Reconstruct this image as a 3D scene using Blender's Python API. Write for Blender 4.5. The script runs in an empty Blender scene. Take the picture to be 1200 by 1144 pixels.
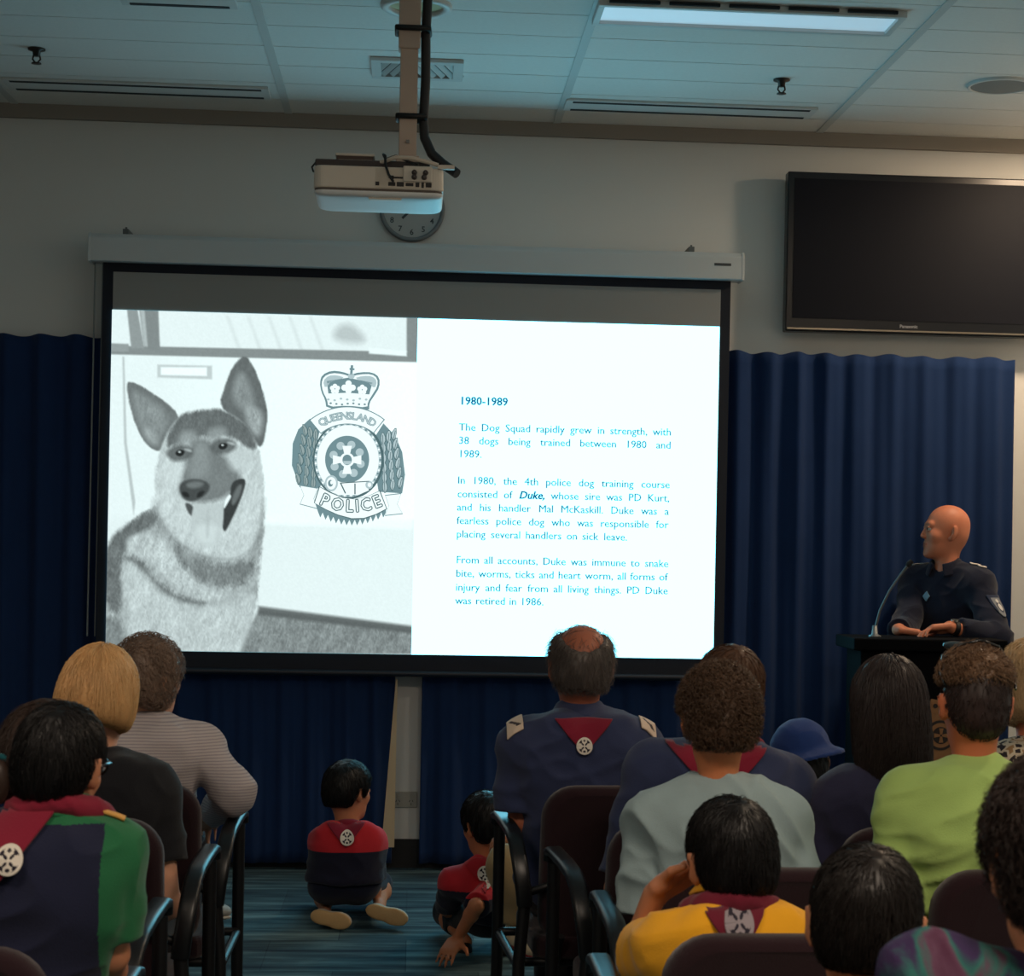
import bpy, math, random
import numpy as np
from mathutils import Vector, Matrix, noise as mnoise

PI = math.pi
rng = np.random.default_rng(7)
scene = bpy.context.scene
COL = scene.collection

# ------------------------------------------------------------------ camera
FPX, CX, CY = 2200.0, 650.0, 633.0          # focal length and principal point, in photo pixels
ROLL = math.atan(0.0195)
YAW = math.atan(165.0 / FPX)
CAM_Z = 1.5
WALL_Y = 8.55                                # front wall
CEIL_Z = 3.40
_fw = np.array([math.sin(YAW), math.cos(YAW), 0.0])
_r0 = np.array([math.cos(YAW), -math.sin(YAW), 0.0])
_z = np.array([0, 0, 1.0])
_rt = _r0 * math.cos(ROLL) + _z * math.sin(ROLL)
_up = -_r0 * math.sin(ROLL) + _z * math.cos(ROLL)
_cam = np.array([0, 0, CAM_Z])
cd = bpy.data.cameras.new('camera')
cam = bpy.data.objects.new('camera', cd)
COL.objects.link(cam)
M = Matrix.Identity(4)
for i in range(3):
    M[i][0] = _rt[i]; M[i][1] = _up[i]; M[i][2] = -_fw[i]; M[i][3] = _cam[i]
cam.matrix_world = M
cd.sensor_width = 36.0
cd.sensor_fit = 'HORIZONTAL'
cd.lens = FPX / 1200 * 36
cd.shift_x = -(CX - 600) / 1200
cd.shift_y = (CY - 572) / 1200
cd.dof.use_dof = True
cd.dof.focus_distance = 8.3
cd.dof.aperture_fstop = 13.0
cd.clip_start = 0.05
scene.camera = cam

def ray(px, py):
    return _fw + _rt * ((px - CX) / FPX) + _up * ((CY - py) / FPX)
def P(px, py, d):
    """world point seen at a photo pixel, d metres in front of the lens"""
    return _cam + ray(px, py) * d
def onY(px, py, Y):
    r = ray(px, py); return _cam + r * (Y / r[1])
def onZ(px, py, Z):
    r = ray(px, py); return _cam + r * ((Z - CAM_Z) / r[2])

# ------------------------------------------------------------------ world, exposure, lights
w = bpy.data.worlds.new('world'); scene.world = w
w.use_nodes = True
w.node_tree.nodes['Background'].inputs[0].default_value = (0.02, 0.024, 0.03, 1)
w.node_tree.nodes['Background'].inputs[1].default_value = 0.3
scene.view_settings.view_transform = 'Standard'
scene.view_settings.look = 'None'
scene.view_settings.exposure = 0.0
scene.view_settings.gamma = 1.0
scene.view_settings.use_curve_mapping = False
SLIDE_GAIN = 1.05

def area(name, loc, size, power, color, rot=(0, 0, 0), sy=None, spread=None):
    l = bpy.data.lights.new(name, 'AREA')
    l.energy = power; l.color = color
    l.shape = 'RECTANGLE'; l.size = size; l.size_y = sy or size
    if spread: l.spread = spread
    o = bpy.data.objects.new(name, l); COL.objects.link(o)
    o.location = loc; o.rotation_euler = rot
    return o
# dimmed ceiling lights over the seats behind the camera, one over the audience, and the warm downlight by the lectern
area('rear_ceiling_light', (1.2, 1.2, 3.3), 1.2, 62, (1.0, 0.82, 0.65), sy=0.6)
area('rear_ceiling_light', (-1.8, 1.6, 3.3), 1.2, 36, (1.0, 0.82, 0.65), sy=0.6)
area('side_downlight', (2.95, 7.7, 3.36), 0.18, 30, (1.0, 0.74, 0.50), rot=(0, 0, 0))
area('side_downlight', (2.6, 4.4, 3.36), 0.25, 18, (1.0, 0.78, 0.56))

# ------------------------------------------------------------------ materials
MATS = {}
def srgb(c):
    return tuple((x / 12.92 if x <= .04045 else ((x + .055) / 1.055) ** 2.4) for x in [v / 255 for v in c])
def mat(name, col, rough=.6, metal=0., bump=0., bscale=200., var=0., vscale=8., emit=None, estr=0., sheen=0., sss=0., spec=.5, stretch=None, coat=0.):
    if name in MATS: return MATS[name]
    m = bpy.data.materials.new(name); m.use_nodes = True
    nt = m.node_tree; b = nt.nodes['Principled BSDF']
    c = srgb(col)
    b.inputs['Base Color'].default_value = (*c, 1)
    b.inputs['Roughness'].default_value = rough
    b.inputs['Metallic'].default_value = metal
    b.inputs['Specular IOR Level'].default_value = spec
    if sheen: b.inputs['Sheen Weight'].default_value = sheen
    if coat: b.inputs['Coat Weight'].default_value = coat
    if sss:
        b.inputs['Subsurface Weight'].default_value = sss
        b.inputs['Subsurface Radius'].default_value = (.012, .005, .003)
        b.inputs['Subsurface Scale'].default_value = .6
    tc = nt.nodes.new('ShaderNodeTexCoord')
    src = tc.outputs['Object']
    if stretch:
        mp = nt.nodes.new('ShaderNodeMapping'); mp.inputs['Scale'].default_value = stretch
        nt.links.new(src, mp.inputs[0]); src = mp.outputs[0]
    if var:
        n = nt.nodes.new('ShaderNodeTexNoise'); n.inputs['Scale'].default_value = vscale; n.inputs['Detail'].default_value = 5
        nt.links.new(src, n.inputs['Vector'])
        mx = nt.nodes.new('ShaderNodeMix'); mx.data_type = 'RGBA'
        mx.inputs[6].default_value = (*[x * (1 - var) for x in c], 1)
        mx.inputs[7].default_value = (*[min(1, x * (1 + var)) for x in c], 1)
        nt.links.new(n.outputs['Fac'], mx.inputs[0]); nt.links.new(mx.outputs[2], b.inputs['Base Color'])
    if bump:
        n = nt.nodes.new('ShaderNodeTexNoise'); n.inputs['Scale'].default_value = bscale; n.inputs['Detail'].default_value = 4
        nt.links.new(src, n.inputs['Vector'])
        bp = nt.nodes.new('ShaderNodeBump'); bp.inputs['Strength'].default_value = bump; bp.inputs['Distance'].default_value = .003
        nt.links.new(n.outputs['Fac'], bp.inputs['Height']); nt.links.new(bp.outputs[0], b.inputs['Normal'])
    if emit:
        b.inputs['Emission Color'].default_value = (*srgb(emit), 1); b.inputs['Emission Strength'].default_value = estr
    MATS[name] = m
    return m
def fabric(name, col, var=.18, rough=.92, sheen=.15):
    return mat(name, col, rough=rough, bump=.35, bscale=380, var=var, vscale=9, sheen=sheen, spec=.2)
def skin(name, col):
    return mat(name, col, rough=.5, var=.10, vscale=14, bump=.12, bscale=160, sss=.12, spec=.4)
def hairm(name, col, rough=.42, var=.35):
    return mat(name, col, rough=rough, var=var, vscale=26, spec=.3, stretch=(1, 1, .35))
def slidem(name, col, gain=1.0, lin=None):
    """light thrown on the screen by the projector"""
    if name in MATS: return MATS[name]
    m = bpy.data.materials.new(name); m.use_nodes = True
    nt = m.node_tree; nt.nodes.clear()
    o = nt.nodes.new('ShaderNodeOutputMaterial'); e = nt.nodes.new('ShaderNodeEmission')
    e.inputs[0].default_value = (*(srgb(col) if lin is None else lin), 1); e.inputs[1].default_value = SLIDE_GAIN * gain if lin is None else 1.0
    nt.links.new(e.outputs[0], o.inputs[0]); MATS[name] = m
    return m

# ------------------------------------------------------------------ object helpers
def tag(o, label=None, cat=None, group=None, kind=None):
    if label: o['label'] = label
    if cat: o['category'] = cat
    if group: o['group'] = group
    if kind: o['kind'] = kind
    return o
def empty(name, loc=(0, 0, 0), rz=0, label=None, cat=None, group=None):
    o = bpy.data.objects.new(name, None); COL.objects.link(o)
    o.empty_display_size = .1
    o.location = tuple(loc); o.rotation_euler = (0, 0, rz)
    return tag(o, label, cat, group)
def mesh_np(V, F, smooth=True):
    me = bpy.data.meshes.new('mesh')
    V = np.asarray(V, np.float32); F = np.asarray(F, np.int32)
    nv, nf, k = len(V), len(F), F.shape[1]
    me.vertices.add(nv); me.vertices.foreach_set('co', V.ravel())
    me.loops.add(nf * k); me.loops.foreach_set('vertex_index', F.ravel())
    me.polygons.add(nf); me.polygons.foreach_set('loop_start', np.arange(nf, dtype=np.int32) * k)
    me.polygons.foreach_set('use_smooth', np.full(nf, smooth))
    me.update(calc_edges=True)
    return me
def link(name, me, mats, parent=None, loc=None):
    o = bpy.data.objects.new(name, me); COL.objects.link(o)
    if not isinstance(mats, (list, tuple)): mats = [mats]
    for m in mats: me.materials.append(m)
    if parent is not None: o.parent = parent
    if loc is not None: o.location = tuple(loc)
    return o
class MB:
    """collects shapes that become ONE mesh"""
    def __init__(s): s.v = []; s.f = []; s.m = []; s.sm = []
    def add(s, V, F, mi=0, smooth=False):
        n = len(s.v); s.v += [tuple(map(float, p)) for p in V]
        for f in F: s.f.append(tuple(n + i for i in f)); s.m.append(mi); s.sm.append(smooth)
    def box(s, c, h, mi=0, R=None):
        c = np.array(c, float); V = []
        for x in (-1, 1):
            for y in (-1, 1):
                for z in (-1, 1):
                    p = np.array([x * h[0], y * h[1], z * h[2]])
                    V.append(c + (R @ p if R is not None else p))
        s.add(V, [(0, 1, 3, 2), (4, 6, 7, 5), (0, 4, 5, 1), (2, 3, 7, 6), (0, 2, 6, 4), (1, 5, 7, 3)], mi)
    def box2(s, a, b, mi=0):
        a = np.array(a, float); b = np.array(b, float)
        s.box((a + b) / 2, np.abs(b - a) / 2, mi)
    def tube(s, pts, r, n=10, mi=0, cap=True, flat=1.0):
        pts = [np.array(p, float) for p in pts]; m = len(pts)
        rs = r if isinstance(r, (list, tuple)) else [r] * m
        ref = None; V = []; F = []
        for i, p in enumerate(pts):
            t = pts[min(i + 1, m - 1)] - pts[max(i - 1, 0)]; t /= (np.linalg.norm(t) + 1e-9)
            if ref is None:
                ref = np.array([0, 0, 1.]) if abs(t[2]) < .9 else np.array([1., 0, 0])
            u = np.cross(t, ref); u /= (np.linalg.norm(u) + 1e-9); v = np.cross(u, t); ref = v
            for k in range(n):
                a = 2 * PI * k / n
                V.append(p + rs[i] * (u * math.cos(a) + v * math.sin(a) * flat))
        for i in range(m - 1):
            for k in range(n):
                k2 = (k + 1) % n
                F.append((i * n + k, (i + 1) * n + k, (i + 1) * n + k2, i * n + k2))
        s.add(V, F, mi, True)
        if cap:
            s.add(V[:n], [tuple(range(n))], mi); s.add(V[-n:], [tuple(range(n))[::-1]], mi)
    def disc(s, c, r, n, ax, mi=0, r0=0.0):
        """flat disc or ring, ax = (u, v) axes"""
        c = np.array(c, float); u, v = [np.array(a, float) for a in ax]
        o = [c + r * (u * math.cos(2 * PI * k / n) + v * math.sin(2 * PI * k / n)) for k in range(n)]
        if r0 == 0: s.add(o, [tuple(range(n))], mi)
        else:
            i_ = [c + r0 * (u * math.cos(2 * PI * k / n) + v * math.sin(2 * PI * k / n)) for k in range(n)]
            s.add(o + i_, [(k, (k + 1) % n, n + (k + 1) % n, n + k) for k in range(n)], mi)
    def lathe(s, prof, n=32, c=(0, 0, 0), axis='z', mi=0):
        V = []; c = np.array(c, float)
        for (r, h) in prof:
            for k in range(n):
                a = 2 * PI * k / n
                p = (r * math.cos(a), r * math.sin(a), h) if axis == 'z' else (r * math.cos(a), h, r * math.sin(a))
                V.append(c + np.array(p))
        F = [(i * n + k, i * n + (k + 1) % n, (i + 1) * n + (k + 1) % n, (i + 1) * n + k) for i in range(len(prof) - 1) for k in range(n)]
        s.add(V, F, mi, True)
    def prism(s, poly, a, b, mi=0):
        """poly: list of 3-D points, extruded from offset a to offset b (vectors)"""
        n = len(poly); V = [np.array(p, float) + np.array(a) for p in poly] + [np.array(p, float) + np.array(b) for p in poly]
        F = [tuple(range(n))[::-1], tuple(range(n, 2 * n))] + [(k, (k + 1) % n, n + (k + 1) % n, n + k) for k in range(n)]
        s.add(V, F, mi)
    def build(s, name, mats, parent=None, bevel=0, seg=2, loc=None, sub=0, solid=0):
        me = bpy.data.meshes.new('mesh')
        me.from_pydata(s.v, [], s.f)
        me.polygons.foreach_set('material_index', np.array(s.m, np.int32))
        me.polygons.foreach_set('use_smooth', np.array(s.sm, bool))
        me.update()
        o = link(name, me, mats, parent, loc)
        if solid:
            q = o.modifiers.new('solidify', 'SOLIDIFY'); q.thickness = solid; q.offset = 0
        if bevel:
            q = o.modifiers.new('bevel', 'BEVEL'); q.width = bevel; q.segments = seg; q.limit_method = 'ANGLE'
        if sub:
            q = o.modifiers.new('subdivision', 'SUBSURF'); q.levels = sub; q.render_levels = sub
        return o
def rrect(w, h, r, n=6):
    """rounded rectangle outline, centred, half sizes w h"""
    out = []
    for (sx, sy, a0) in ((1, 1, 0), (-1, 1, 90), (-1, -1, 180), (1, -1, 270)):
        for k in range(n + 1):
            a = math.radians(a0 + 90 * k / n)
            out.append((sx * (w - r) + r * math.cos(a), sy * (h - r) + r * math.sin(a)))
    return out
def text_mesh(body, size, bold=0.0, shear=0.0):
    cu = bpy.data.curves.new('text', 'FONT'); cu.body = body; cu.size = size; cu.resolution_u = 2
    cu.offset = bold; cu.shear = shear
    o = bpy.data.objects.new('text', cu)
    COL.objects.link(o)
    dg = bpy.context.evaluated_depsgraph_get()
    me = bpy.data.meshes.new_from_object(o.evaluated_get(dg))
    V = np.zeros(len(me.vertices) * 3); me.vertices.foreach_get('co', V); V = V.reshape(-1, 3)
    F = [tuple(p.vertices) for p in me.polygons]
    bpy.data.objects.remove(o); bpy.data.curves.remove(cu); bpy.data.meshes.remove(me)
    return V, F

# ------------------------------------------------------------------ implicit-surface modelling
def rotm(rx=0, ry=0, rz=0):
    return np.array(Matrix.Rotation(rz, 3, 'Z') @ Matrix.Rotation(rx, 3, 'X') @ Matrix.Rotation(ry, 3, 'Y'))
A3 = lambda p: np.array(p, float)
def El(c, r, k=.02, R=None, op='u'):
    c = A3(c); r = A3(r) if np.ndim(r) else np.full(3, float(r))
    e = np.abs(R) @ r if R is not None else r
    return (op, 'e', (c, r, R), k, c - e, c + e)
def Ca(a, b, ra, rb=None, k=.02, op='u', flat=False):
    a = A3(a); b = A3(b); rb = ra if rb is None else rb; m = max(ra, rb)
    return (op, 'f' if flat else 'c', (a, b, ra, rb), k, np.minimum(a, b) - m, np.maximum(a, b) + m)
def Bx(c, h, r=.01, k=.02, R=None, op='u'):
    c = A3(c); h = A3(h); e = np.abs(R) @ h if R is not None else h
    return (op, 'b', (c, h, r, R), k, c - e, c + e)
def To(c, R0, r, k=.01, R=None, op='u'):
    c = A3(c); e = np.full(3, R0 + r)
    return (op, 't', (c, R0, r, R), k, c - e, c + e)
def Pl(c, n, k=.004, op='i'):
    n = A3(n); return (op, 'p', (A3(c), n / np.linalg.norm(n)), k, None, None)
def Fn(fn, lo=None, hi=None, k=.01, op='u'):
    return (op, 'F', fn, k, None if lo is None else A3(lo), None if hi is None else A3(hi))
def _loc(X, Y, Z, c, R):
    x, y, z = X - c[0], Y - c[1], Z - c[2]
    if R is None: return x, y, z
    return (x * R[0, 0] + y * R[1, 0] + z * R[2, 0], x * R[0, 1] + y * R[1, 1] + z * R[2, 1], x * R[0, 2] + y * R[1, 2] + z * R[2, 2])
def _ev(kind, p, X, Y, Z):
    if kind == 'e':
        c, r, R = p; x, y, z = _loc(X, Y, Z, c, R)
        k0 = np.sqrt((x / r[0]) ** 2 + (y / r[1]) ** 2 + (z / r[2]) ** 2)
        k1 = np.sqrt((x / r[0] ** 2) ** 2 + (y / r[1] ** 2) ** 2 + (z / r[2] ** 2) ** 2) + 1e-9
        return k0 * (k0 - 1) / k1
    if kind in 'cf':
        a, b, ra, rb = p; ab = b - a; L2 = float(ab @ ab) + 1e-12
        x, y, z = X - a[0], Y - a[1], Z - a[2]
        t0 = (x * ab[0] + y * ab[1] + z * ab[2]) / L2
        t = np.clip(t0, 0, 1)
        d = np.sqrt((x - t * ab[0]) ** 2 + (y - t * ab[1]) ** 2 + (z - t * ab[2]) ** 2) - (ra + (rb - ra) * t)
        if kind == 'f': d = np.maximum(d, (t0 - 1) * math.sqrt(L2))
        return d
    if kind == 'b':
        c, h, r, R = p; x, y, z = _loc(X, Y, Z, c, R)
        qx, qy, qz = np.abs(x) - h[0] + r, np.abs(y) - h[1] + r, np.abs(z) - h[2] + r
        return np.sqrt(np.maximum(qx, 0) ** 2 + np.maximum(qy, 0) ** 2 + np.maximum(qz, 0) ** 2) + np.minimum(np.maximum(qx, np.maximum(qy, qz)), 0) - r
    if kind == 't':
        c, R0, r, R = p; x, y, z = _loc(X, Y, Z, c, R)
        return np.sqrt((np.sqrt(x * x + y * y) - R0) ** 2 + z * z) - r
    if kind == 'p':
        c, n = p; return (X - c[0]) * n[0] + (Y - c[1]) * n[1] + (Z - c[2]) * n[2]
    return p(X, Y, Z)
def _comb(op, a, b, k):
    if op == 'u':
        h = np.clip(.5 + .5 * (b - a) / k, 0, 1); return b + (a - b) * h - k * h * (1 - h)
    if op == 's': b = -b
    h = np.clip(.5 - .5 * (b - a) / k, 0, 1); return b + (a - b) * h + k * h * (1 - h)
def sdf(ops, p):
    p = np.asarray(p, float); X, Y, Z = p[:, 0], p[:, 1], p[:, 2]
    a = np.full(len(p), 1.0)
    for (op, kind, q, k, lo, hi) in ops: a = _comb(op, a, _ev(kind, q, X, Y, Z), k)
    return a
def grad(ops, p, e=.002):
    g = np.stack([sdf(ops, p + d) - sdf(ops, p - d) for d in np.eye(3) * e], 1)
    return g / (np.linalg.norm(g, axis=1, keepdims=True) + 1e-9)
def field_mesh(ops, h):
    """surface-nets mesh (V, F) of an implicit shape, cell size h"""
    los = [o[4] for o in ops if o[0] == 'u' and o[4] is not None]; his = [o[5] for o in ops if o[0] == 'u' and o[5] is not None]
    lo = np.min(los, 0) - 3 * h - .01; hi = np.max(his, 0) + 3 * h + .01
    n = np.ceil((hi - lo) / h).astype(int) + 1
    xs = [(lo[i] + h * np.arange(n[i])).astype(np.float32) for i in range(3)]
    Afl = np.full(n, .2, np.float32)
    for (op, kind, q, k, l, u) in ops:
        if l is None or op == 'i': sl = [slice(0, n[i]) for i in range(3)]
        else:
            pad = k * 1.3 + 3 * h
            sl = [slice(max(0, int((l[i] - pad - lo[i]) / h)), max(0, min(n[i], int((u[i] + pad - lo[i]) / h) + 2))) for i in range(3)]
            if any(s_.stop <= s_.start for s_ in sl): continue
        X = xs[0][sl[0]][:, None, None]; Y = xs[1][sl[1]][None, :, None]; Z = xs[2][sl[2]][None, None, :]
        sl = tuple(sl)
        Afl[sl] = _comb(op, Afl[sl], _ev(kind, q, X, Y, Z), k)
    Afl[0] = Afl[-1] = .2; Afl[:, 0] = Afl[:, -1] = .2; Afl[:, :, 0] = Afl[:, :, -1] = .2
    S = Afl < 0
    c = np.zeros(n - 1, np.int8)
    for dx in (0, 1):
        for dy in (0, 1):
            for dz in (0, 1): c += S[dx:n[0] - 1 + dx, dy:n[1] - 1 + dy, dz:n[2] - 1 + dz]
    act = np.argwhere((c > 0) & (c < 8))
    idx = np.full(n - 1, -1, np.int32); idx[act[:, 0], act[:, 1], act[:, 2]] = np.arange(len(act))
    off = np.array([(x, y, z) for x in (0, 1) for y in (0, 1) for z in (0, 1)])
    val = np.stack([Afl[act[:, 0] + o[0], act[:, 1] + o[1], act[:, 2] + o[2]] for o in off], 1)
    acc = np.zeros((len(act), 3)); cnt = np.zeros(len(act))
    for i in range(8):
        for j in range(i + 1, 8):
            if np.abs(off[i] - off[j]).sum() != 1: continue
            m = (val[:, i] < 0) != (val[:, j] < 0)
            t = val[m, i] / (val[m, i] - val[m, j])
            acc[m] += off[i] + (off[j] - off[i]) * t[:, None]; cnt[m] += 1
    V = lo + h * (act + acc / cnt[:, None])
    Fs = []
    for ax in range(3):
        b, d = (ax + 1) % 3, (ax + 2) % 3
        s0 = [slice(None)] * 3; s1 = [slice(None)] * 3; s0[ax] = slice(0, -1); s1[ax] = slice(1, None)
        ch = np.argwhere(S[tuple(s0)] != S[tuple(s1)])
        ins = S[ch[:, 0], ch[:, 1], ch[:, 2]]
        q = []
        for (ob, od) in ((-1, -1), (0, -1), (0, 0), (-1, 0)):
            w_ = ch.copy(); w_[:, b] += ob; w_[:, d] += od; q.append(idx[w_[:, 0], w_[:, 1], w_[:, 2]])
        q = np.stack(q, 1); q[~ins] = q[~ins][:, ::-1]
        Fs.append(q)
    return V, np.concatenate(Fs)
def vnoise(p, s, seed=0):
    """value noise in 0..1"""
    p = np.asarray(p) * s + seed * 17.31
    i = np.floor(p).astype(np.int64); f = p - i; f = f * f * (3 - 2 * f)
    def hsh(a, b, c):
        n = (a * 374761393 + b * 668265263 + c * 2147483647 + seed * 974711) & 0xffffffff
        n = ((n ^ (n >> 13)) * 1274126177) & 0xffffffff
        return ((n ^ (n >> 16)) & 0xffff) / 65535.0
    out = 0
    for dx in (0, 1):
        for dy in (0, 1):
            for dz in (0, 1):
                wgt = (f[:, 0] if dx else 1 - f[:, 0]) * (f[:, 1] if dy else 1 - f[:, 1]) * (f[:, 2] if dz else 1 - f[:, 2])
                out = out + wgt * hsh(i[:, 0] + dx, i[:, 1] + dy, i[:, 2] + dz)
    return out
def sdf_obj(name, ops, h, mats, parent=None, disp=None, paint=None, loc=None):
    V, F = field_mesh(ops, h)
    if disp is not None:
        # vertex normals by accumulation
        fn = np.cross(V[F[:, 2]] - V[F[:, 0]], V[F[:, 3]] - V[F[:, 1]])
        N = np.zeros_like(V)
        for j in range(4): np.add.at(N, F[:, j], fn)
        N /= np.linalg.norm(N, axis=1, keepdims=True) + 1e-12
        V = V + N * disp(V, N)[:, None]
    me = mesh_np(V, F)
    o = link(name, me, mats, parent, loc)
    if paint is not None:
        me.polygons.foreach_set('material_index', paint(V[F].mean(1)).astype(np.int32))
    return o
def wrinkles(amp=.007, sx=7, sz=10, seed=0, diag=.8):
    def f(V, N):
        q = np.stack([V[:, 0] * sx + V[:, 2] * diag * sx, V[:, 1] * sx, V[:, 2] * sz - V[:, 0] * diag * 4], 1)
        a = 1 - np.abs(2 * vnoise(q, 1.0, seed) - 1)
        b = 1 - np.abs(2 * vnoise(q[:, [1, 0, 2]] * A3((1, -1, 1)), 1.7, seed + 3) - 1)
        return amp * (a ** 2 * 1.2 + b ** 2 * .7 - .8)
    return f
def strands(ops, V, n, length, flow, width=.0012, steps=5, lift=.0, curl=0., jitter=.3, seed=1, grow=None, droop=0., loops=1.5):
    """many thin tapered hairs laid along an implicit surface -> (V, F)"""
    g = np.random.default_rng(seed)
    p = V[g.integers(0, len(V), n)] + g.normal(0, .0015, (n, 3))
    if grow is not None:
        p = p[grow(p)]; n = len(p)
    if n == 0: return np.zeros((0, 3)), np.zeros((0, 4), int)
    L = length * g.uniform(.6, 1.15, n); st = L / steps
    path = [p.copy()]; jit = g.normal(0, jitter, (n, 3))
    ph = g.uniform(0, 2 * PI, n); nl = []
    for s_ in range(steps):
        nn = grad(ops, p); d = flow(p) + jit
        d = d - nn * (d * nn).sum(1, keepdims=True)
        d /= np.linalg.norm(d, axis=1, keepdims=True) + 1e-9
        p = p + d * st[:, None]
        tgt = .001 + lift * ((s_ + 1) / steps) ** 1.3 * g.uniform(.3, 1, n)
        p = p + nn * (tgt - sdf(ops, p))[:, None]
        p[:, 2] -= droop * ((s_ + 1) / steps) ** 2
        path.append(p.copy()); nl.append(nn)
    nl = [nl[0]] + nl
    path = np.stack(path, 1); nl = np.stack(nl, 1)         # n, steps+1, 3
    t = np.gradient(path, axis=1); t /= np.linalg.norm(t, axis=2, keepdims=True) + 1e-9
    b = np.cross(t, nl); b /= np.linalg.norm(b, axis=2, keepdims=True) + 1e-9
    if curl:
        s_ = np.linspace(0, 2 * PI * loops, steps + 1)[None, :] + ph[:, None]
        path = path + curl * (b * np.cos(s_)[..., None] + nl * (np.sin(s_) + .8)[..., None])
    c = np.cross(b, t)
    rr = width * np.linspace(1, .25, steps + 1)[None, :, None]
    ring = [path + rr * (b * math.cos(a) + c * math.sin(a)) for a in (0, 2.094, 4.189)]
    W = np.stack(ring, 2).reshape(n, -1, 3)
    base = []
    for i in range(steps):
        for k in range(3):
            k2 = (k + 1) % 3; base.append((i * 3 + k, i * 3 + k2, i * 3 + 3 + k2, i * 3 + 3 + k))
    base = np.array(base); m = (steps + 1) * 3
    F = (base[None] + (np.arange(n) * m)[:, None, None]).reshape(-1, 4)
    return W.reshape(-1, 3), F
def join(parts):
    Vs, Fs, n = [], [], 0
    for V, F in parts:
        if len(V) == 0: continue
        Vs.append(V); Fs.append(F + n); n += len(V)
    return np.concatenate(Vs), np.concatenate(Fs)
DISP = {}
def decal(name, ops, o, u, v, d, nu, nv, mask, mats, parent, off=.003, thick=.003, paint=None, warp=None):
    """a cloth patch laid on an implicit surface: points o + a*u + b*v (a, b in -1..1) are dropped along d"""
    o, u, v, d = map(A3, (o, u, v, d)); d = d / np.linalg.norm(d)
    a, b = np.meshgrid(np.linspace(-1, 1, nu), np.linspace(-1, 1, nv), indexing='ij')
    if warp: a, b = warp(a, b)
    p = o + a.reshape(-1, 1) * u + b.reshape(-1, 1) * v
    t = np.zeros(len(p))
    for _ in range(60): t = np.minimum(t + np.clip(sdf(ops, p + t[:, None] * d), -.05, .05) * .9, .8)
    q = p + t[:, None] * d
    ex = off + (np.maximum(DISP[id(ops)](q, None), -.004) + .001 if id(ops) in DISP else 0)
    q = q - (d * np.reshape(ex, (-1, 1)) if np.ndim(ex) else d * ex)
    I = np.arange(nu * nv).reshape(nu, nv)
    F = np.stack([I[:-1, :-1], I[1:, :-1], I[1:, 1:], I[:-1, 1:]], -1).reshape(-1, 4)
    ca = a.ravel()[F].mean(1); cb = b.ravel()[F].mean(1)
    keep = mask(ca, cb) & (t[F].max(1) < .75) & (np.ptp(t[F], axis=1) < .03)
    F = F[keep]
    if len(F) == 0: return None
    used = np.unique(F); re = np.full(len(q), -1); re[used] = np.arange(len(used))
    me = mesh_np(q[used], re[F])
    ob = link(name, me, mats, parent)
    if paint is not None: me.polygons.foreach_set('material_index', paint(ca[keep], cb[keep]).astype(np.int32))
    q_ = ob.modifiers.new('solidify', 'SOLIDIFY'); q_.thickness = thick; q_.offset = 0
    return ob

# ------------------------------------------------------------------ people
def nrm(v):
    v = A3(v); return v / (np.linalg.norm(v) + 1e-9)
def ik(a, b, l1, l2, pole):
    """elbow / knee between a and b, bent towards pole"""
    d = b - a; L = np.linalg.norm(d); L2 = min(L, (l1 + l2) * .999)
    x = (l1 * l1 - l2 * l2 + L2 * L2) / (2 * L2); y = math.sqrt(max(l1 * l1 - x * x, 1e-6))
    u = d / (L + 1e-9); p = A3(pole); p = p - u * (p @ u)
    return a + u * x + nrm(p) * y
def head_ops(T, R, s, ear=True):
    E = lambda c, r, k=.02, rr=None, op='u': El(T(c), A3(r) * s, k * s, R if rr is None else R @ rr, op)
    C = lambda a, b, ra, rb=None, k=.01, op='u': Ca(T(a), T(b), ra * s, (ra if rb is None else rb) * s, k * s, op)
    o = [E((0, -.012, .038), (.076, .097, .087)), E((0, -.045, -.015), (.06, .055, .06), .03), E((0, .022, -.03), (.062, .07, .085), .03),
         E((0, .045, -.078), (.046, .045, .04), .03), E((0, .077, -.102), (.02, .018, .016), .025),
         E((.04, .06, -.02), (.024, .026, .026), .02), E((-.04, .06, -.02), (.024, .026, .026), .02),
         C((-.036, .078, .032), (.036, .078, .032), .013, k=.016),
         E((.032, .103, .012), (.017, .014, .011), .012, op='s'), E((-.032, .103, .012), (.017, .014, .011), .012, op='s'),
         C((0, .087, .026), (0, .106, -.020), .0065, .0095, k=.014), E((.010, .099, -.025), (.008, .009, .007), .008), E((-.010, .099, -.025), (.008, .009, .007), .008),
         C((.018, .0935, .0205), (.045, .0895, .0185), .0042, k=.004), C((-.018, .0935, .0205), (-.045, .0895, .0185), .0042, k=.004), C((.020, .092, .0045), (.043, .089, .0050), .0032, k=.004), C((-.020, .092, .0045), (-.043, .089, .0050), .0032, k=.004),
         C((-.019, .089, -.0525), (.019, .089, -.0525), .0068, k=.008), C((-.016, .089, -.066), (.016, .089, -.066), .0075, k=.008),
         C((-.022, .102, -.059), (.022, .102, -.059), .0035, k=.004, op='s')]
    if ear:
        for sd in (-1, 1):
            er = rotm(0, math.radians(10 * sd), math.radians(-40 * sd))
            o += [E((sd * .084, -.016, .0), (.009, .021, .034), .008, er), E((sd * .092, -.004, .004), (.007, .011, .019), .006, er, 's'),
                  E((sd * .078, -.004, -.028), (.008, .010, .011), .006)]
    return o
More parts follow.
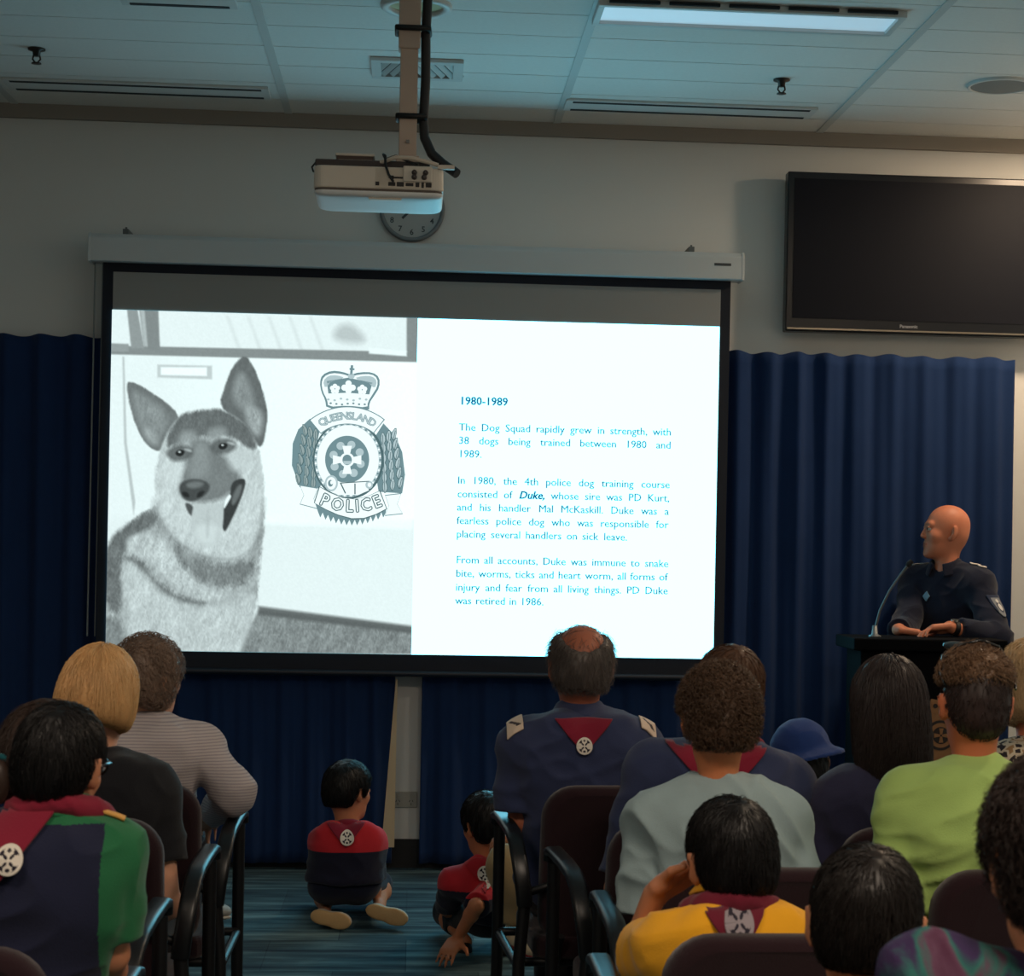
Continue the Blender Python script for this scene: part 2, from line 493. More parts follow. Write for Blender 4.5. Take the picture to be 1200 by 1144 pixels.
def hand_ops(wr, f, n, side, s, curl=.5, spread=.0, k=.003):
    f = nrm(f); n = A3(n); n = nrm(n - f * (n @ f)); lat = side * np.cross(f, n)
    R = np.stack([lat, f, n], 1); s_ = s
    o = [Bx(wr + f * .05 * s_, A3((.040, .050, .0145)) * s_, .013 * s_, .018 * s_, R), El(wr + f * .03 * s_ + lat * .024 * s_ + n * .008 * s_, A3((.018, .03, .015)) * s_, .012 * s_, R)]
    for i, (b, L) in enumerate(((.031, .072), (.0105, .080), (-.0105, .074), (-.030, .058))):
        p = wr + f * (.096 - abs(b) * .18) * s_ + lat * b * s_; a = curl * (.5 + .12 * i); d = nrm(f + lat * b * spread * 12)
        r = .0088 if i < 3 else .0075
        for q, (fr, r1) in enumerate(((.45, .95), (.31, .86), (.24, .76))):
            d2 = nrm(d * math.cos(a) + n * math.sin(a)); e = p + d2 * L * fr * s_
            o.append(Ca(p, e, r * s_, r * r1 * s_, (.008 if q == 0 else .002) * s_)); p = e; a += curl * .75; r *= r1
    p = wr + f * .028 * s_ + lat * .034 * s_; d = nrm(lat * .75 + f * .65 + n * .3 * curl)
    e = p + d * .044 * s_; o.append(Ca(p, e, .0125 * s_, .0105 * s_, .010 * s_))
    d = nrm(d + f * .5 + n * .4 * curl); o.append(Ca(e, e + d * .034 * s_, .0105 * s_, .0085 * s_, .004 * s_))
    return o
def torso_ops(sk, i, w=1.0):
    ts = sk['ts']; Pv, N = sk['pv'], sk['n']; L = lambda t: Pv + (N - Pv) * t
    w_ = sk['wide']; bx = sk['belly']; hh = np.linalg.norm(N - Pv) / .56
    sr = rotm(math.atan2(-(N - Pv)[1], (N - Pv)[2]) * -1, 0, 0)
    E = lambda t, off, r, k: El(L(t) + A3(off) * ts, A3((r[0] * w_ * ts + i, r[1] * ts + i, r[2] * hh + i)), k)
    o = [E(.02, (0, .0, 0), (.165, .125, .12), .03), E(.34, (0, .0 + bx * .5, 0), (.150, .108 + bx, .16), .06),
         E(.64, (0, .008, 0), (.158, .112, .17), .06), E(.80, (0, .004, 0), (.130, .074, .085), .05)]
    for sd in (-1, 1):
        sh = sk['sh'][sd]
        o += [Ca(N + A3((sd * .028, .014, -.038)) * ts, sh + A3((-sd * .015, -.006, .010)) * ts, .042 * ts + i, .05 * ts + i, .05 * ts),
              El(L(.72) + A3((sd * .082 * w_, -.058, 0)) * ts, A3((.07, .042, .11)) * ts + i, .05 * ts),
              El(sh, .058 * ts + i, .05 * ts)]
    return o
def hairline(pts):
    ys, zs = zip(*pts)
    return lambda y: np.interp(y, ys, zs)
SHORTLINE = [(-.13, -.058), (-.07, -.054), (-.05, -.044), (-.036, -.012), (-.022, .022), (.010, .028), (.020, -.012), (.036, -.002), (.046, .03), (.07, .062), (.13, .07)]
def person(label, crown, hs=1., ts=1., sw=.17, lean=(0, -.03), head=(0, 0, 0), rz=0., pose='sit', zp=None, cell=.008, skin_c=('skin_tan', (176, 120, 88)),
           hair=None, shirt=None, legs=None, arm=None, wide=1., belly=0., hairtop=.014, tilt=0., group='people watching the slide show', neck=(0, -.04, -.15), name='person', bare_legs=False, shx=0.):
    """head = yaw (left +), pitch (up +), roll (right +) in degrees, all against the body; crown = world point at the top of the hair"""
    W0 = rotm(0, 0, rz); Wi = W0.T
    crown = A3(crown)
    R = rotm(0, 0, math.radians(head[0])) @ rotm(math.radians(head[1]), math.radians(head[2]), 0)
    hc_w = crown - W0 @ (R @ A3((0, 0, .125 * hs + hairtop)))
    n_w = hc_w + W0 @ (A3(neck) * hs)
    root_xy = n_w[:2] - (W0 @ A3((*lean, 0)))[:2]
    root_w = A3((*root_xy, 0))
    root = empty(name, root_w, rz, label, 'person', group)
    LC = lambda p: Wi @ (A3(p) - root_w)
    Hc = LC(hc_w); N = LC(n_w)
    T = lambda c: Hc + R @ (A3(c) * hs)
    Tn = lambda V: ((V - Hc) @ R) / hs
    zp = zp if zp is not None else (.46 + .105 * ts if pose == 'sit' else .9)
    Pv = A3((0, 0, zp))
    sc = N + A3((0, .02, -.080)) * ts + A3((shx, 0, 0))
    sh = {sd: sc + A3((sd * sw, 0, -.012 * ts + sd * tilt)) for sd in (-1, 1)}
    sk = dict(ts=ts, pv=Pv, n=N, sh=sh, wide=wide, belly=belly, hc=Hc, R=R, T=T, hs=hs, root=root, LC=LC)
    # --- legs
    lg = dict(kn={}, an={}, toe={}); legs = legs or {}
    lk = legs.get('k', ts)
    hip = {sd: Pv + A3((sd * .085 * ts, .02, -.015)) for sd in (-1, 1)}
    for sd in (-1, 1):
        if pose == 'sit':
            kn = A3((sd * (.13 + legs.get('spread', 0)) * ts, .40 * lk, .46 + .055 * ts)); an = A3((kn[0], kn[1] - .02, max(.07, kn[2] - .41 * lk)))
        else:
            kn = A3((sd * .10 * ts, .02, zp * .52)); an = A3((sd * .11 * ts, -.02, .08))
        if 'kn' in legs and sd in legs['kn']: kn = LC(legs['kn'][sd])
        if 'an' in legs and sd in legs['an']: an = LC(legs['an'][sd])
        toe = an + A3((sd * .03, .17 * lk, -.045))
        if 'toe' in legs and sd in legs['toe']: toe = LC(legs['toe'][sd])
        lg['kn'][sd] = kn; lg['an'][sd] = an; lg['toe'][sd] = toe
    # --- arms
    arm = arm or {}; la, lf = .29 * arm.get('k', ts), .25 * arm.get('k', ts)
    el, wr, hd = {}, {}, {}
    for sd in (-1, 1):
        a = arm.get(sd, {})
        if 'wr' in a: wr[sd] = LC(a['wr'])
        else: wr[sd] = lg['kn'][sd] * .62 + hip[sd] * .38 + A3((-sd * .02, -.06, .085 * ts))
        el[sd] = LC(a['el']) if 'el' in a else ik(sh[sd], wr[sd], la, lf, a.get('pole', (sd * .40, -.6, -.7)))
        hd[sd] = (a.get('f', (-sd * .3, .9, -.25)), a.get('n', (0, -.2, -1)), a.get('curl', .5), a.get('spread', .1))
        if 'fw' in a: hd[sd] = (Wi @ A3(a['fw']), Wi @ A3(a['nw']), a.get('curl', .5), a.get('spread', .1))
    sk.update(el=el, wr=wr, legs=lg)
    # --- body: one continuous skin
    body = head_ops(T, R, hs)
    body += [Ca(T((0, -.025, -.05)), N + A3((0, .035, -.03)) * ts, .047 * hs, .051 * max(hs * .95, ts), .03)]
    body += torso_ops(sk, -.012)
    for sd in (-1, 1):
        body += [Ca(sh[sd], el[sd], .043 * ts, .037 * ts, .02), Ca(el[sd], wr[sd], .038 * ts, .026 * ts, .015), El(el[sd] + (wr[sd] - el[sd]) * .25, .039 * ts, .012)]
        f, n, cu, sp = hd[sd]
        body += hand_ops(wr[sd], f, n, sd, (.5 + .5 * ts) * .97, cu, sp)
    if bare_legs:
        for sd in (-1, 1):
            k_, a_ = lg['kn'][sd], lg['an'][sd]
            body += [Ca(hip[sd], k_, .07 * ts, .05 * ts, .03), Ca(k_, a_, .048 * ts, .034 * ts, .02), El(k_ + (a_ - k_) * .3, .052 * ts, .04), Ca(a_, a_ + (lg['toe'][sd] - a_) * .5, .032 * ts, .022 * ts, .02)]
    sm = skin(*skin_c)
    lipm = skin('lip_' + skin_c[0], tuple(int(c * f_) for c, f_ in zip(skin_c[1], (.95, .80, .78))))
    def lips(c):
        q = Tn(c); return ((np.abs(q[:, 2] + .0595) < .0105 - 11 * q[:, 0] ** 2) & (np.abs(q[:, 0]) < .026) & (q[:, 1] > .07)).astype(int)
    sdf_obj('body', body, cell, [sm, lipm], root, paint=lips)
    sk['body'] = body
    eb = MB()
    for sd in (-1, 1):
        c = T((sd * .032, .0815, .012)); r = .0122 * hs
        for (rr, mi, sh_) in ((1, 0, 0.), (.56, 1, .86), (.27, 2, .98)):
            V, F = [], []
            for a_ in range(7):
                for b_ in range(12):
                    th = PI * a_ / 6 if mi == 0 else math.asin(rr) * a_ / 6; ph = 2 * PI * b_ / 12
                    V.append(c + R @ (A3((math.sin(th) * math.cos(ph), math.cos(th), math.sin(th) * math.sin(ph))) * r * (1 + .015 * mi)))
            F = [(i * 12 + k, i * 12 + (k + 1) % 12, (i + 1) * 12 + (k + 1) % 12, (i + 1) * 12 + k) for i in range(6) for k in range(12)]
            eb.add(V, F, mi, True)
    eb.build('eyes', [mat('eye_white', (188, 180, 170), .3), mat('eye_iris', (70, 48, 34), .2), mat('eye_pupil', (8, 8, 8), .1)], root)
    # --- hair
    hair = hair or {}
    st = hair.get('style', 'short')
    if st != 'none':
        hm = hairm(*hair.get('mat', ('black_hair', (24, 20, 19))))
        th = hair.get('th', .012)
        HE = lambda c, r, k=.02, op='u', add=None: El(T(c), A3(r) * hs + (th if add is None else add), k, R, op)
        cap = [HE((0, -.012, .038), (.076, .097, .087)), HE((0, -.045, -.02), (.062, .058, .062), .03)]
        line = hairline(hair.get('line', SHORTLINE))
        def cut(X, Y, Z):
            x, y, z = _loc(X, Y, Z, Hc, R); return (line(y / hs) * hs - z) * .8
        down = W0.T @ A3((0, 0, -1.)); whorl = T((.012, -.07, .115))
        flow = lambda p: nrm2(p - whorl) * .8 + A3((0, 0, -.55)) * (.3 + 1.2 * (Tn(p)[:, 1:2] < .02))
        nst = hair.get('n', 1500); L = hair.get('len', .05); kw = dict(width=hair.get('w', .0011), lift=hair.get('lift', .006), seed=hair.get('seed', 3), jitter=hair.get('jit', .25))
        if st in ('bob', 'long', 'wavy'):
            dl = hair.get('drop', .105)
            lo = [El(T((0, -.035, -.02)), A3((.080, .078, .10)) * hs + th, .03, R)]
            if st == 'long':
                lo = [El(T((0, -.03, -.06)), A3((.074, .07, .13)) * hs + th, .03, R), El(T((0, -.075, -.17)), A3((.076, .03, .16)) * hs + th * .7, .05, R)]
            cap = cap + lo + [El(T((0, .115, -.04)), A3((.052, .07, .095)) * hs, .02, R, 's'), Pl(T((0, 0, -dl)), R @ A3((0, -.25, -1.)), .02)]
            flow = lambda p: A3((0, 0, -1.)) + .25 * nrm2(p - T((0, .02, .16)))
        elif st == 'balding':
            cap = cap + [El(T((0, -.045, .110)), A3((.050, .075, .080)) * hs, .04, R, 's'), El(T((0, .05, .12)), A3((.056, .085, .05)) * hs, .02, R, 's'), Fn(cut, k=.006, op='i')]
        else:
            cap = cap + [Fn(cut, k=.006, op='i')]
        amp = hair.get('bump', .003)
        hd_ = lambda V, N_: amp * (vnoise(V * A3((1, 1, .5)), hair.get('bs', 90), 2) - .5) * 2
        V, F = field_mesh(cap, min(cell, .006))
        fnr = grad(cap, V)
        Vd = V + fnr * hd_(V, fnr)[:, None]
        parts = [(Vd, F)]
        if nst:
            gl = hair.get('grow')
            gf = (lambda p: gl(Tn(p))) if gl else None
            parts.append(strands(cap, V, nst, L * hs, flow, steps=hair.get('steps', 5), curl=hair.get('curl', 0), loops=hair.get('loops', 1.5), droop=hair.get('droop', 0), grow=gf, **kw))
        if 'wisps' in hair:
            sk_ = [HE((0, -.012, .038), (.076, .097, .087), add=.0)]
            Vw, _ = field_mesh(sk_, .006)
            parts.append(strands(sk_, Vw, hair['wisps'], .06 * hs, flow, width=.0006, lift=.006, jitter=.5, seed=5, grow=lambda p: Tn(p)[:, 2] > .05))
        Vj, Fj = join(parts)
        link('hair', mesh_np(Vj, Fj), hm, root)
        sk['cap'] = cap
        if 'top' in hair:           # longer curls on the crown over clipped sides
            tp = hair['top']; tm = hairm(*tp['mat'])
            cap2 = [HE((0, -.005, .050), (.072, .092, .085), add=th + .008)] + [Fn(lambda X, Y, Z: (tp['z'] * hs - _loc(X, Y, Z, Hc, R)[2]) , k=.02, op='i')]
            V2, F2 = field_mesh(cap2, .005)
            parts = [(V2 + grad(cap2, V2) * (.006 * (vnoise(V2, 75, 5) - .4) * 2)[:, None], F2),
                     strands(cap2, V2, tp.get('n', 1200), .035, flow, steps=7, curl=.006, loops=1.6, lift=.008, width=.0012, seed=9)]
            Vj, Fj = join(parts); link('hair_curls', mesh_np(Vj, Fj), tm, root)
        # eyebrows
        bb = MB()
        for sd in (-1, 1):
            bb.tube([T((sd * x, .092 - .35 * (x - .02) ** 2 * 14, .034 + z)) for x, z in ((.014, 0), (.026, .004), (.038, .004), (.048, -.002))], [.003 * hs, .0042 * hs, .0035 * hs, .0015 * hs], 6)
        bb.build('eyebrows', hm, root)
    # --- shirt
    if shirt:
        i = shirt.get('i', .013)
        so = torso_ops(sk, i, wide)
        for sd in (-1, 1):
            sl = shirt.get('sleeve', .62)
            tgt = sh[sd] + (el[sd] - sh[sd]) * min(sl, 1)
            r1 = shirt.get('cuff', .058) * ts
            if sl <= 1: so.append(Ca(sh[sd], tgt, .053 * ts + i, r1 + i * .5, .018 * ts, flat=True))
            else:
                so.append(Ca(sh[sd], el[sd], .050 * ts + i, .043 * ts + i, .018 * ts))
                so.append(Ca(el[sd], el[sd] + (wr[sd] - el[sd]) * (sl - 1), .044 * ts + i, .032 * ts + i, .025 * ts, flat=True))
        nc = N + A3((0, .036, -.012)) * ts
        rr = max(.054 * hs, .052 * ts)
        if shirt.get('neck', 'crew') == 'crew':
            so.append(To(nc + A3((0, .004, .006)), rr + .006, .0085, .012, rotm(math.radians(-24), 0, 0)))
        so.append(Ca(nc + A3((0, -.004, -.0)), nc + A3((0, .03, .16)), rr - .002, rr, .006, 's'))
        so.append(Pl((0, 0, zp + shirt.get('hem', -.10)), (0, 0, -1), .01))
        seed = shirt.get('seed', 1)
        wr_f = wrinkles(shirt.get('amp', .007), seed=seed, sx=shirt.get('sx', 7), sz=shirt.get('sz', 10), diag=shirt.get('diag', .8)); DISP[id(so)] = wr_f
        mats = shirt['mats']; pf = shirt.get('paint')
        sdf_obj('shirt', so, shirt.get('cell', min(cell, .008)), mats, root, disp=wr_f, paint=(lambda c: pf(c, sk)) if pf else None)
        sk['so'] = so; sk['nc'] = nc; sk['rr'] = rr
    # --- trousers, shoes
    lm = legs.get('mat', fabric('dark_trousers', (26, 27, 32)))
    lo = [El(Pv + A3((0, .01, -.01)), A3((.168 * wide * ts, .13 * ts, .105 * ts)), .03)]
    sh_len = legs.get('len', 2.)
    for sd in (-1, 1):
        k_, a_ = lg['kn'][sd], lg['an'][sd]
        if sh_len <= 1: lo.append(Ca(hip[sd], hip[sd] + (k_ - hip[sd]) * sh_len, .09 * ts, .075 * ts, .05, flat=True))
        else:
            lo += [Ca(hip[sd], k_, .088 * ts, .066 * ts, .05 * ts), Ca(k_, k_ + (a_ - k_) * min(sh_len - 1, .93), .064 * ts, .05 * ts, .03 * ts, flat=True)]
    if pose != 'floor': lo.append(Pl((0, 0, zp + .09 * ts), (0, 0, 1), .02))
    sdf_obj('trousers' if sh_len > 1 else 'shorts', lo, min(.012, cell * 1.4), lm, root, disp=wrinkles(.006, seed=5))
    shm = legs.get('shoe', [mat('dark_shoe', (30, 28, 28), .5), mat('dark_sole', (18, 18, 18), .7)])
    for sd in (-1, 1):
        a_, t_ = lg['an'][sd], lg['toe'][sd]
        f = nrm(t_ - a_ + A3((0, 0, .03)) * (1 if pose != 'floor' else 0)); up = legs['sole'][sd] if 'sole' in legs else A3((0, 0, -1))
        up = (Wi @ A3(up)) if 'sole' in legs else up
        up = nrm(up - f * (up @ f)); lat = np.cross(f, up); Rm = np.stack([lat, f, up], 1)
        c = a_ + f * .055 * lk + up * .035 * lk; S = lk
        Q = lambda x, y, z: c + Rm @ (A3((x, y, z)) * S)
        ho = [El(Q(0, -.055, .01), A3((.036, .05, .034)) * S, .02, Rm), El(Q(0, .055, .014), A3((.044, .075, .028)) * S, .04, Rm), Ca(Q(0, -.06, .0), Q(0, -.05, -.045), .034 * S, .036 * S, .02, flat=True)]
        for q in range(4):
            ho.append(Ca(Q(-.02, .01 + .016 * q, -.022 + .006 * q), Q(.02, .012 + .016 * q, -.022 + .006 * q), .004 * S, k=.002))
        ss = [El(Q(0, -.06, .032), A3((.037, .05, .012)) * S, .02, Rm), El(Q(.004, .055, .032), A3((.046, .082, .012)) * S, .03, Rm)]
        s_o = sdf_obj('shoe', ho, .006, shm[0], root)
        sdf_obj('sole', ss, .005, shm[1], s_o)
    return sk
def nrm2(v): return v / (np.linalg.norm(v, axis=1, keepdims=True) + 1e-9)
def collar(sk, m, top=.034, bot=-.022, flare=.034, gap=38, h=.0045, r0=.004):
    """folded shirt collar round the neck, open at the front"""
    N = sk['n']; c = sk['nc'] + A3((0, .0, .004)); R = rotm(math.radians(-20), 0, 0); rr = sk['rr'] + r0; ts = sk['ts']
    def fn(X, Y, Z):
        x, y, z = _loc(X, Y, Z, c, R)
        rho = np.sqrt(x * x + y * y); an = np.arctan2(np.abs(x), y)
        def seg(a, b):
            d = (b[0] - a[0], b[1] - a[1]); L = d[0] ** 2 + d[1] ** 2
            t = np.clip(((rho - a[0]) * d[0] + (z - a[1]) * d[1]) / L, 0, 1)
            return np.sqrt((rho - a[0] - t * d[0]) ** 2 + (z - a[1] - t * d[1]) ** 2)
        d = np.minimum(seg((rr, -.02 * ts), (rr + .002, top * ts)), seg((rr + .004, top * ts), (rr + flare * ts, bot * ts))) - h
        return np.maximum(d, (math.radians(gap * .5) - an) * .08)
    e = A3((rr + flare + .02,) * 3)
    sdf_obj('collar', [Fn(fn, c - e, c + e, .004)], .0045, m, sk['root'])
def scarf(sk, m, bm, w=.10, hgt=.10, zc=-.01, dx=0., roll=.016, rad=.022, badge=.028, bz=-.35, off=.008, knot=True, drop=None, xslide=0.):
    """neckerchief: rolled band round the neck, triangle on the back with a woven badge"""
    N, ts = sk['n'], sk['ts']; c = sk['nc'] + A3((0, .004, -.004)); R = rotm(math.radians(-26), 0, 0)
    o = [To(c, sk['rr'] + rad, roll, .01, R)]
    if knot:
        f = c + R @ A3((0, sk['rr'] + rad, 0)) + A3((0, .02, -.05)) * ts
        o += [El(f, A3((.016, .014, .018)), .01), Ca(f, f + A3((.03, .02, -.12)) * ts, .012, .022, .01), Ca(f, f + A3((-.03, .02, -.12)) * ts, .012, .022, .01)]
    s = sdf_obj('neckerchief', o, .005, m, sk['root'], disp=wrinkles(.004, 20, 20, 4))
    ce = N + A3((dx, -.35, zc))
    tri = lambda a, b: np.ones_like(a, bool)
    tw = lambda a, b: (a * ((b + 1) / 2 * .97 + .03), b)
    decal('neckerchief_flap', sk['so'], ce + A3((xslide, 0, -hgt / 2)), (w, 0, 0), (0, 0, hgt / 2), (0, 1, .12), 50, 40, tri, m, s, off=off, thick=.006, warp=tw)
    ring(sk, ce + A3((xslide * .6, -.0, -hgt / 2 + bz * hgt / 2)), badge, (0, 1, .12), bm, s, off + .006)
def emblem(a, b):
    r = np.hypot(a, b); th = np.arctan2(b, a)
    d = (r < .78) & (r > .16) & (np.abs(np.mod(th, PI / 2) - PI / 4) < .28 + .10 * np.sin(r * 9))
    d |= (np.hypot(a, b + .62) < .15) | (np.hypot(a, b - .62) < .13)
    return d.astype(int)
def ring(sk, c, r, d, mats, parent, off):
    decal('badge', sk['so'], c, (r, 0, 0), (0, 0, r), d, 24, 49, lambda a, b: np.ones_like(a, bool), mats, parent, off=off, thick=.003, paint=emblem, warp=lambda a, b: ((a + 1.02) / 2 * np.cos(PI * b), (a + 1.02) / 2 * np.sin(PI * b)))

# ------------------------------------------------------------------ the room
XL, XR, YB = -4.6, 3.45, -2.6
def nodes(m):
    return m.node_tree, m.node_tree.nodes, m.node_tree.links
wall_m = mat('painted_wall', (222, 222, 219), .9, bump=.06, bscale=120, var=.03, vscale=2, spec=.2)
def slab(name, a, b, m):
    q = MB(); q.box2(a, b); return tag(q.build(name, m), kind='structure')
slab('wall_front', (XL - .1, WALL_Y, -.1), (XR + .1, WALL_Y + .1, CEIL_Z + .1), wall_m)
slab('wall_left', (XL - .1, YB, -.1), (XL, WALL_Y, CEIL_Z + .1), wall_m)
slab('wall_right', (XR, YB, -.1), (XR + .1, WALL_Y, CEIL_Z + .1), wall_m)
slab('wall_back', (XL - .1, YB - .1, -.1), (XR + .1, YB, CEIL_Z + .1), wall_m)
slab('shade_strip', (XL, WALL_Y - .03, CEIL_Z - .062), (XR, WALL_Y, CEIL_Z), mat('shade_strip_tone', (150, 142, 134), .9))  # thin strip in a darker colour, standing for the shade under the ceiling edge
slab('baseboard_front', (XL, WALL_Y - .015, 0), (XR, WALL_Y, .13), mat('black_skirting', (20, 20, 24), .6))

# carpet tiles: blue-green with darker streaks, quarter turned like tiles
cm = bpy.data.materials.new('carpet'); cm.use_nodes = True
nt, N_, L_ = nodes(cm); b = N_['Principled BSDF']; b.inputs['Roughness'].default_value = .97; b.inputs['Specular IOR Level'].default_value = .1
tc = N_.new('ShaderNodeTexCoord')
mp = N_.new('ShaderNodeMapping'); mp.inputs['Scale'].default_value = (2.2, 15, 1); L_.new(tc.outputs['Object'], mp.inputs[0])
n1 = N_.new('ShaderNodeTexNoise'); n1.inputs['Scale'].default_value = 1.0; n1.inputs['Detail'].default_value = 4; L_.new(mp.outputs[0], n1.inputs['Vector'])
br = N_.new('ShaderNodeTexBrick'); br.inputs['Scale'].default_value = 1.0; br.inputs['Brick Width'].default_value = .5; br.inputs['Row Height'].default_value = .5
br.inputs['Mortar Size'].default_value = .002; br.inputs['Color1'].default_value = (.30, .30, .30, 1); br.inputs['Color2'].default_value = (.62, .62, .62, 1); br.inputs['Mortar'].default_value = (.2, .2, .2, 1)
L_.new(tc.outputs['Object'], br.inputs['Vector'])
ad = N_.new('ShaderNodeMath'); ad.operation = 'MULTIPLY_ADD'; ad.inputs[1].default_value = .9
L_.new(n1.outputs['Fac'], ad.inputs[0])
sb = N_.new('ShaderNodeMath'); sb.operation = 'MULTIPLY_ADD'; sb.inputs[1].default_value = .40; sb.inputs[2].default_value = -.13
L_.new(br.outputs['Color'], sb.inputs[0]); L_.new(sb.outputs[0], ad.inputs[2])
rp = N_.new('ShaderNodeValToRGB'); e = rp.color_ramp.elements
e[0].position = .3; e[0].color = (*srgb((42, 54, 66)), 1); e[1].position = .72; e[1].color = (*srgb((112, 138, 142)), 1)
q = e.new(.5); q.color = (*srgb((70, 92, 100)), 1)
L_.new(ad.outputs[0], rp.inputs[0]); L_.new(rp.outputs[0], b.inputs['Base Color'])
n2 = N_.new('ShaderNodeTexNoise'); n2.inputs['Scale'].default_value = 300; L_.new(tc.outputs['Object'], n2.inputs['Vector'])
bp = N_.new('ShaderNodeBump'); bp.inputs['Strength'].default_value = .5; bp.inputs['Distance'].default_value = .004; L_.new(n2.outputs['Fac'], bp.inputs['Height']); L_.new(bp.outputs[0], b.inputs['Normal'])
slab('floor', (XL, YB, -.1), (XR, WALL_Y, 0), cm)

# suspended ceiling: plank tiles 1.2 x 0.3 m between exposed runners, one surface
tee_x = [-.60 + 1.212 * k for k in range(-4, 4)]
cross_y = [WALL_Y - .285 - .30 * k for k in range(0, 40)]
ceil_m = mat('ceiling_tile', (226, 226, 222), .95, bump=.25, bscale=240, var=.05, vscale=60, spec=.15)
runner_m = mat('ceiling_runner', (196, 200, 198), .6)
gap_m = mat('ceiling_joint', (70, 74, 76), .9)
q = MB(); q.box2((XL, YB, CEIL_Z + .012), (XR, WALL_Y, CEIL_Z + .1), 2)
ys = [WALL_Y] + [y for y in cross_y if y > YB] + [YB]
xs_ = [XL] + [x for x in tee_x if XL < x < XR] + [XR]
for i in range(len(xs_) - 1):
    for j in range(len(ys) - 1):
        q.box2((xs_[i] + .006, ys[j + 1] + .005, CEIL_Z), (xs_[i + 1] - .006, ys[j] - .005 + .003, CEIL_Z + .02), 0)
for x in tee_x:
    if XL < x < XR: q.box2((x - .017, YB, CEIL_Z - .004), (x + .017, WALL_Y, CEIL_Z + .013), 1)
tag(q.build('ceiling', [ceil_m, runner_m, gap_m]), kind='structure')

# ------------------------------------------------------------------ ceiling fittings
dark_m = mat('dark_slot', (22, 26, 30), .8)
white_m = mat('white_enamel', (205, 208, 206), .45)
def troffer(px0, px1, py0, py1, lit, label):
    A = onZ(px0, py0, CEIL_Z); B = onZ(px1, py1, CEIL_Z)
    x0, x1 = A[0], B[0]; yc = (A[1] + B[1]) / 2
    r = empty('ceiling_light', ((x0 + x1) / 2, yc, CEIL_Z - .012), 0, label, 'ceiling light', None)
    hx = (x1 - x0) / 2
    f = MB()
    for sy in (-1, 1):
        f.box((0, sy * .118, 0), (hx + .02, .012, .012), 0)
        for k in range(-2, 3): f.box((k * hx * .4, sy * .139, .002), (hx * .17, .006, .006), 1)
    for sx in (-1, 1): f.box((sx * (hx + .008), 0, 0), (.012, .1055, .012), 0)
    f.build('frame', [white_m, dark_m], r, .002)
    d = MB(); d.box((0, 0, .004), (hx, .108, .003)); d.build('diffuser', lit, r)
troffer(702, 1052, 17, 18, mat('lit_diffuser', (225, 232, 238), .5, emit=(176, 214, 236), estr=.5), 'long pale-lit ceiling light in the ceiling above the television')
def slot_vent(px0, px1, py, label):
    A = onZ(px0, py, CEIL_Z); B = onZ(px1, py, CEIL_Z)
    r = empty('slot_air_vent', ((A[0] + B[0]) / 2, onZ((px0 + px1) / 2, py, CEIL_Z)[1], CEIL_Z - .006), 0, label, 'air vent', 'slot air vents in the ceiling')
    hx = (B[0] - A[0]) / 2
    f = MB(); f.box((0, 0, 0), (hx + .03, .095, .006)); f.build('faceplate', white_m, r, .002)
    for sy in (-1, 1):
        s = MB(); s.box((0, sy * .07, -.004), (hx, .012, .004)); s.build('slot', dark_m, r)
slot_vent(668, 950, 126, 'twin-slot air vent in the ceiling just left of the television, by the front wall')
slot_vent(20, 306, 102, 'twin-slot air vent in the ceiling at the far left, by the front wall')
slot_vent(150, 266, -4, 'slot air vent at the upper left of the ceiling, nearest the seats')

c = onZ(489, 79, CEIL_Z)
r = empty('square_air_diffuser', (c[0], c[1], CEIL_Z - .008), 0, 'louvred square air diffuser in the ceiling behind the projector pole', 'air vent')
f = MB(); hw = .165
for sx, sy in ((1, 0), (-1, 0), (0, 1), (0, -1)):
    f.box((sx * hw, sy * .13, 0), (.02 if sx else hw + .02, .109 if sx else .02, .008))
f.build('frame', white_m, r, .002)
for k in range(9):
    s = MB(); s.box((-hw + .037 * (k + .5), 0, .0), (.011, .12, .002), R=rotm(0, math.radians(38 if k < 4 else -38), math.radians(16 if k < 4 else -16)))
    s.build('louvre', white_m, r)
s = MB(); s.box((0, 0, .010), (hw - .012, .108, .002)); s.build('backing', dark_m, r)

c = onZ(488, 6, CEIL_Z)
r = empty('round_downlight', (c[0], c[1], CEIL_Z - .01), 0, 'round recessed downlight with a white ring behind the projector pole', 'ceiling light')
f = MB(); f.lathe([(.128, .01), (.128, .0), (.118, -.008), (.10, -.006), (.094, .004), (.094, .012)], 40); f.build('trim_ring', white_m, r)
f = MB(); f.lathe([(.094, .008), (.07, .009), (.001, .0095)], 40); f.build('reflector', mat('brass_reflector', (176, 170, 130), .3, .6), r)
c = onZ(1172, 99, CEIL_Z)
r = empty('ceiling_speaker', (c[0], c[1], CEIL_Z - .006), 0, 'round grille speaker in the ceiling above the television', 'speaker')
f = MB(); f.lathe([(.135, .006), (.132, -.004), (.12, -.006), (.118, -.002)], 40); f.build('rim', white_m, r)
f = MB(); f.lathe([(.12, -.003), (.06, -.006), (.001, -.007)], 40); f.build('grille', mat('grille', (130, 134, 134), .7, bump=.9, bscale=400), r)
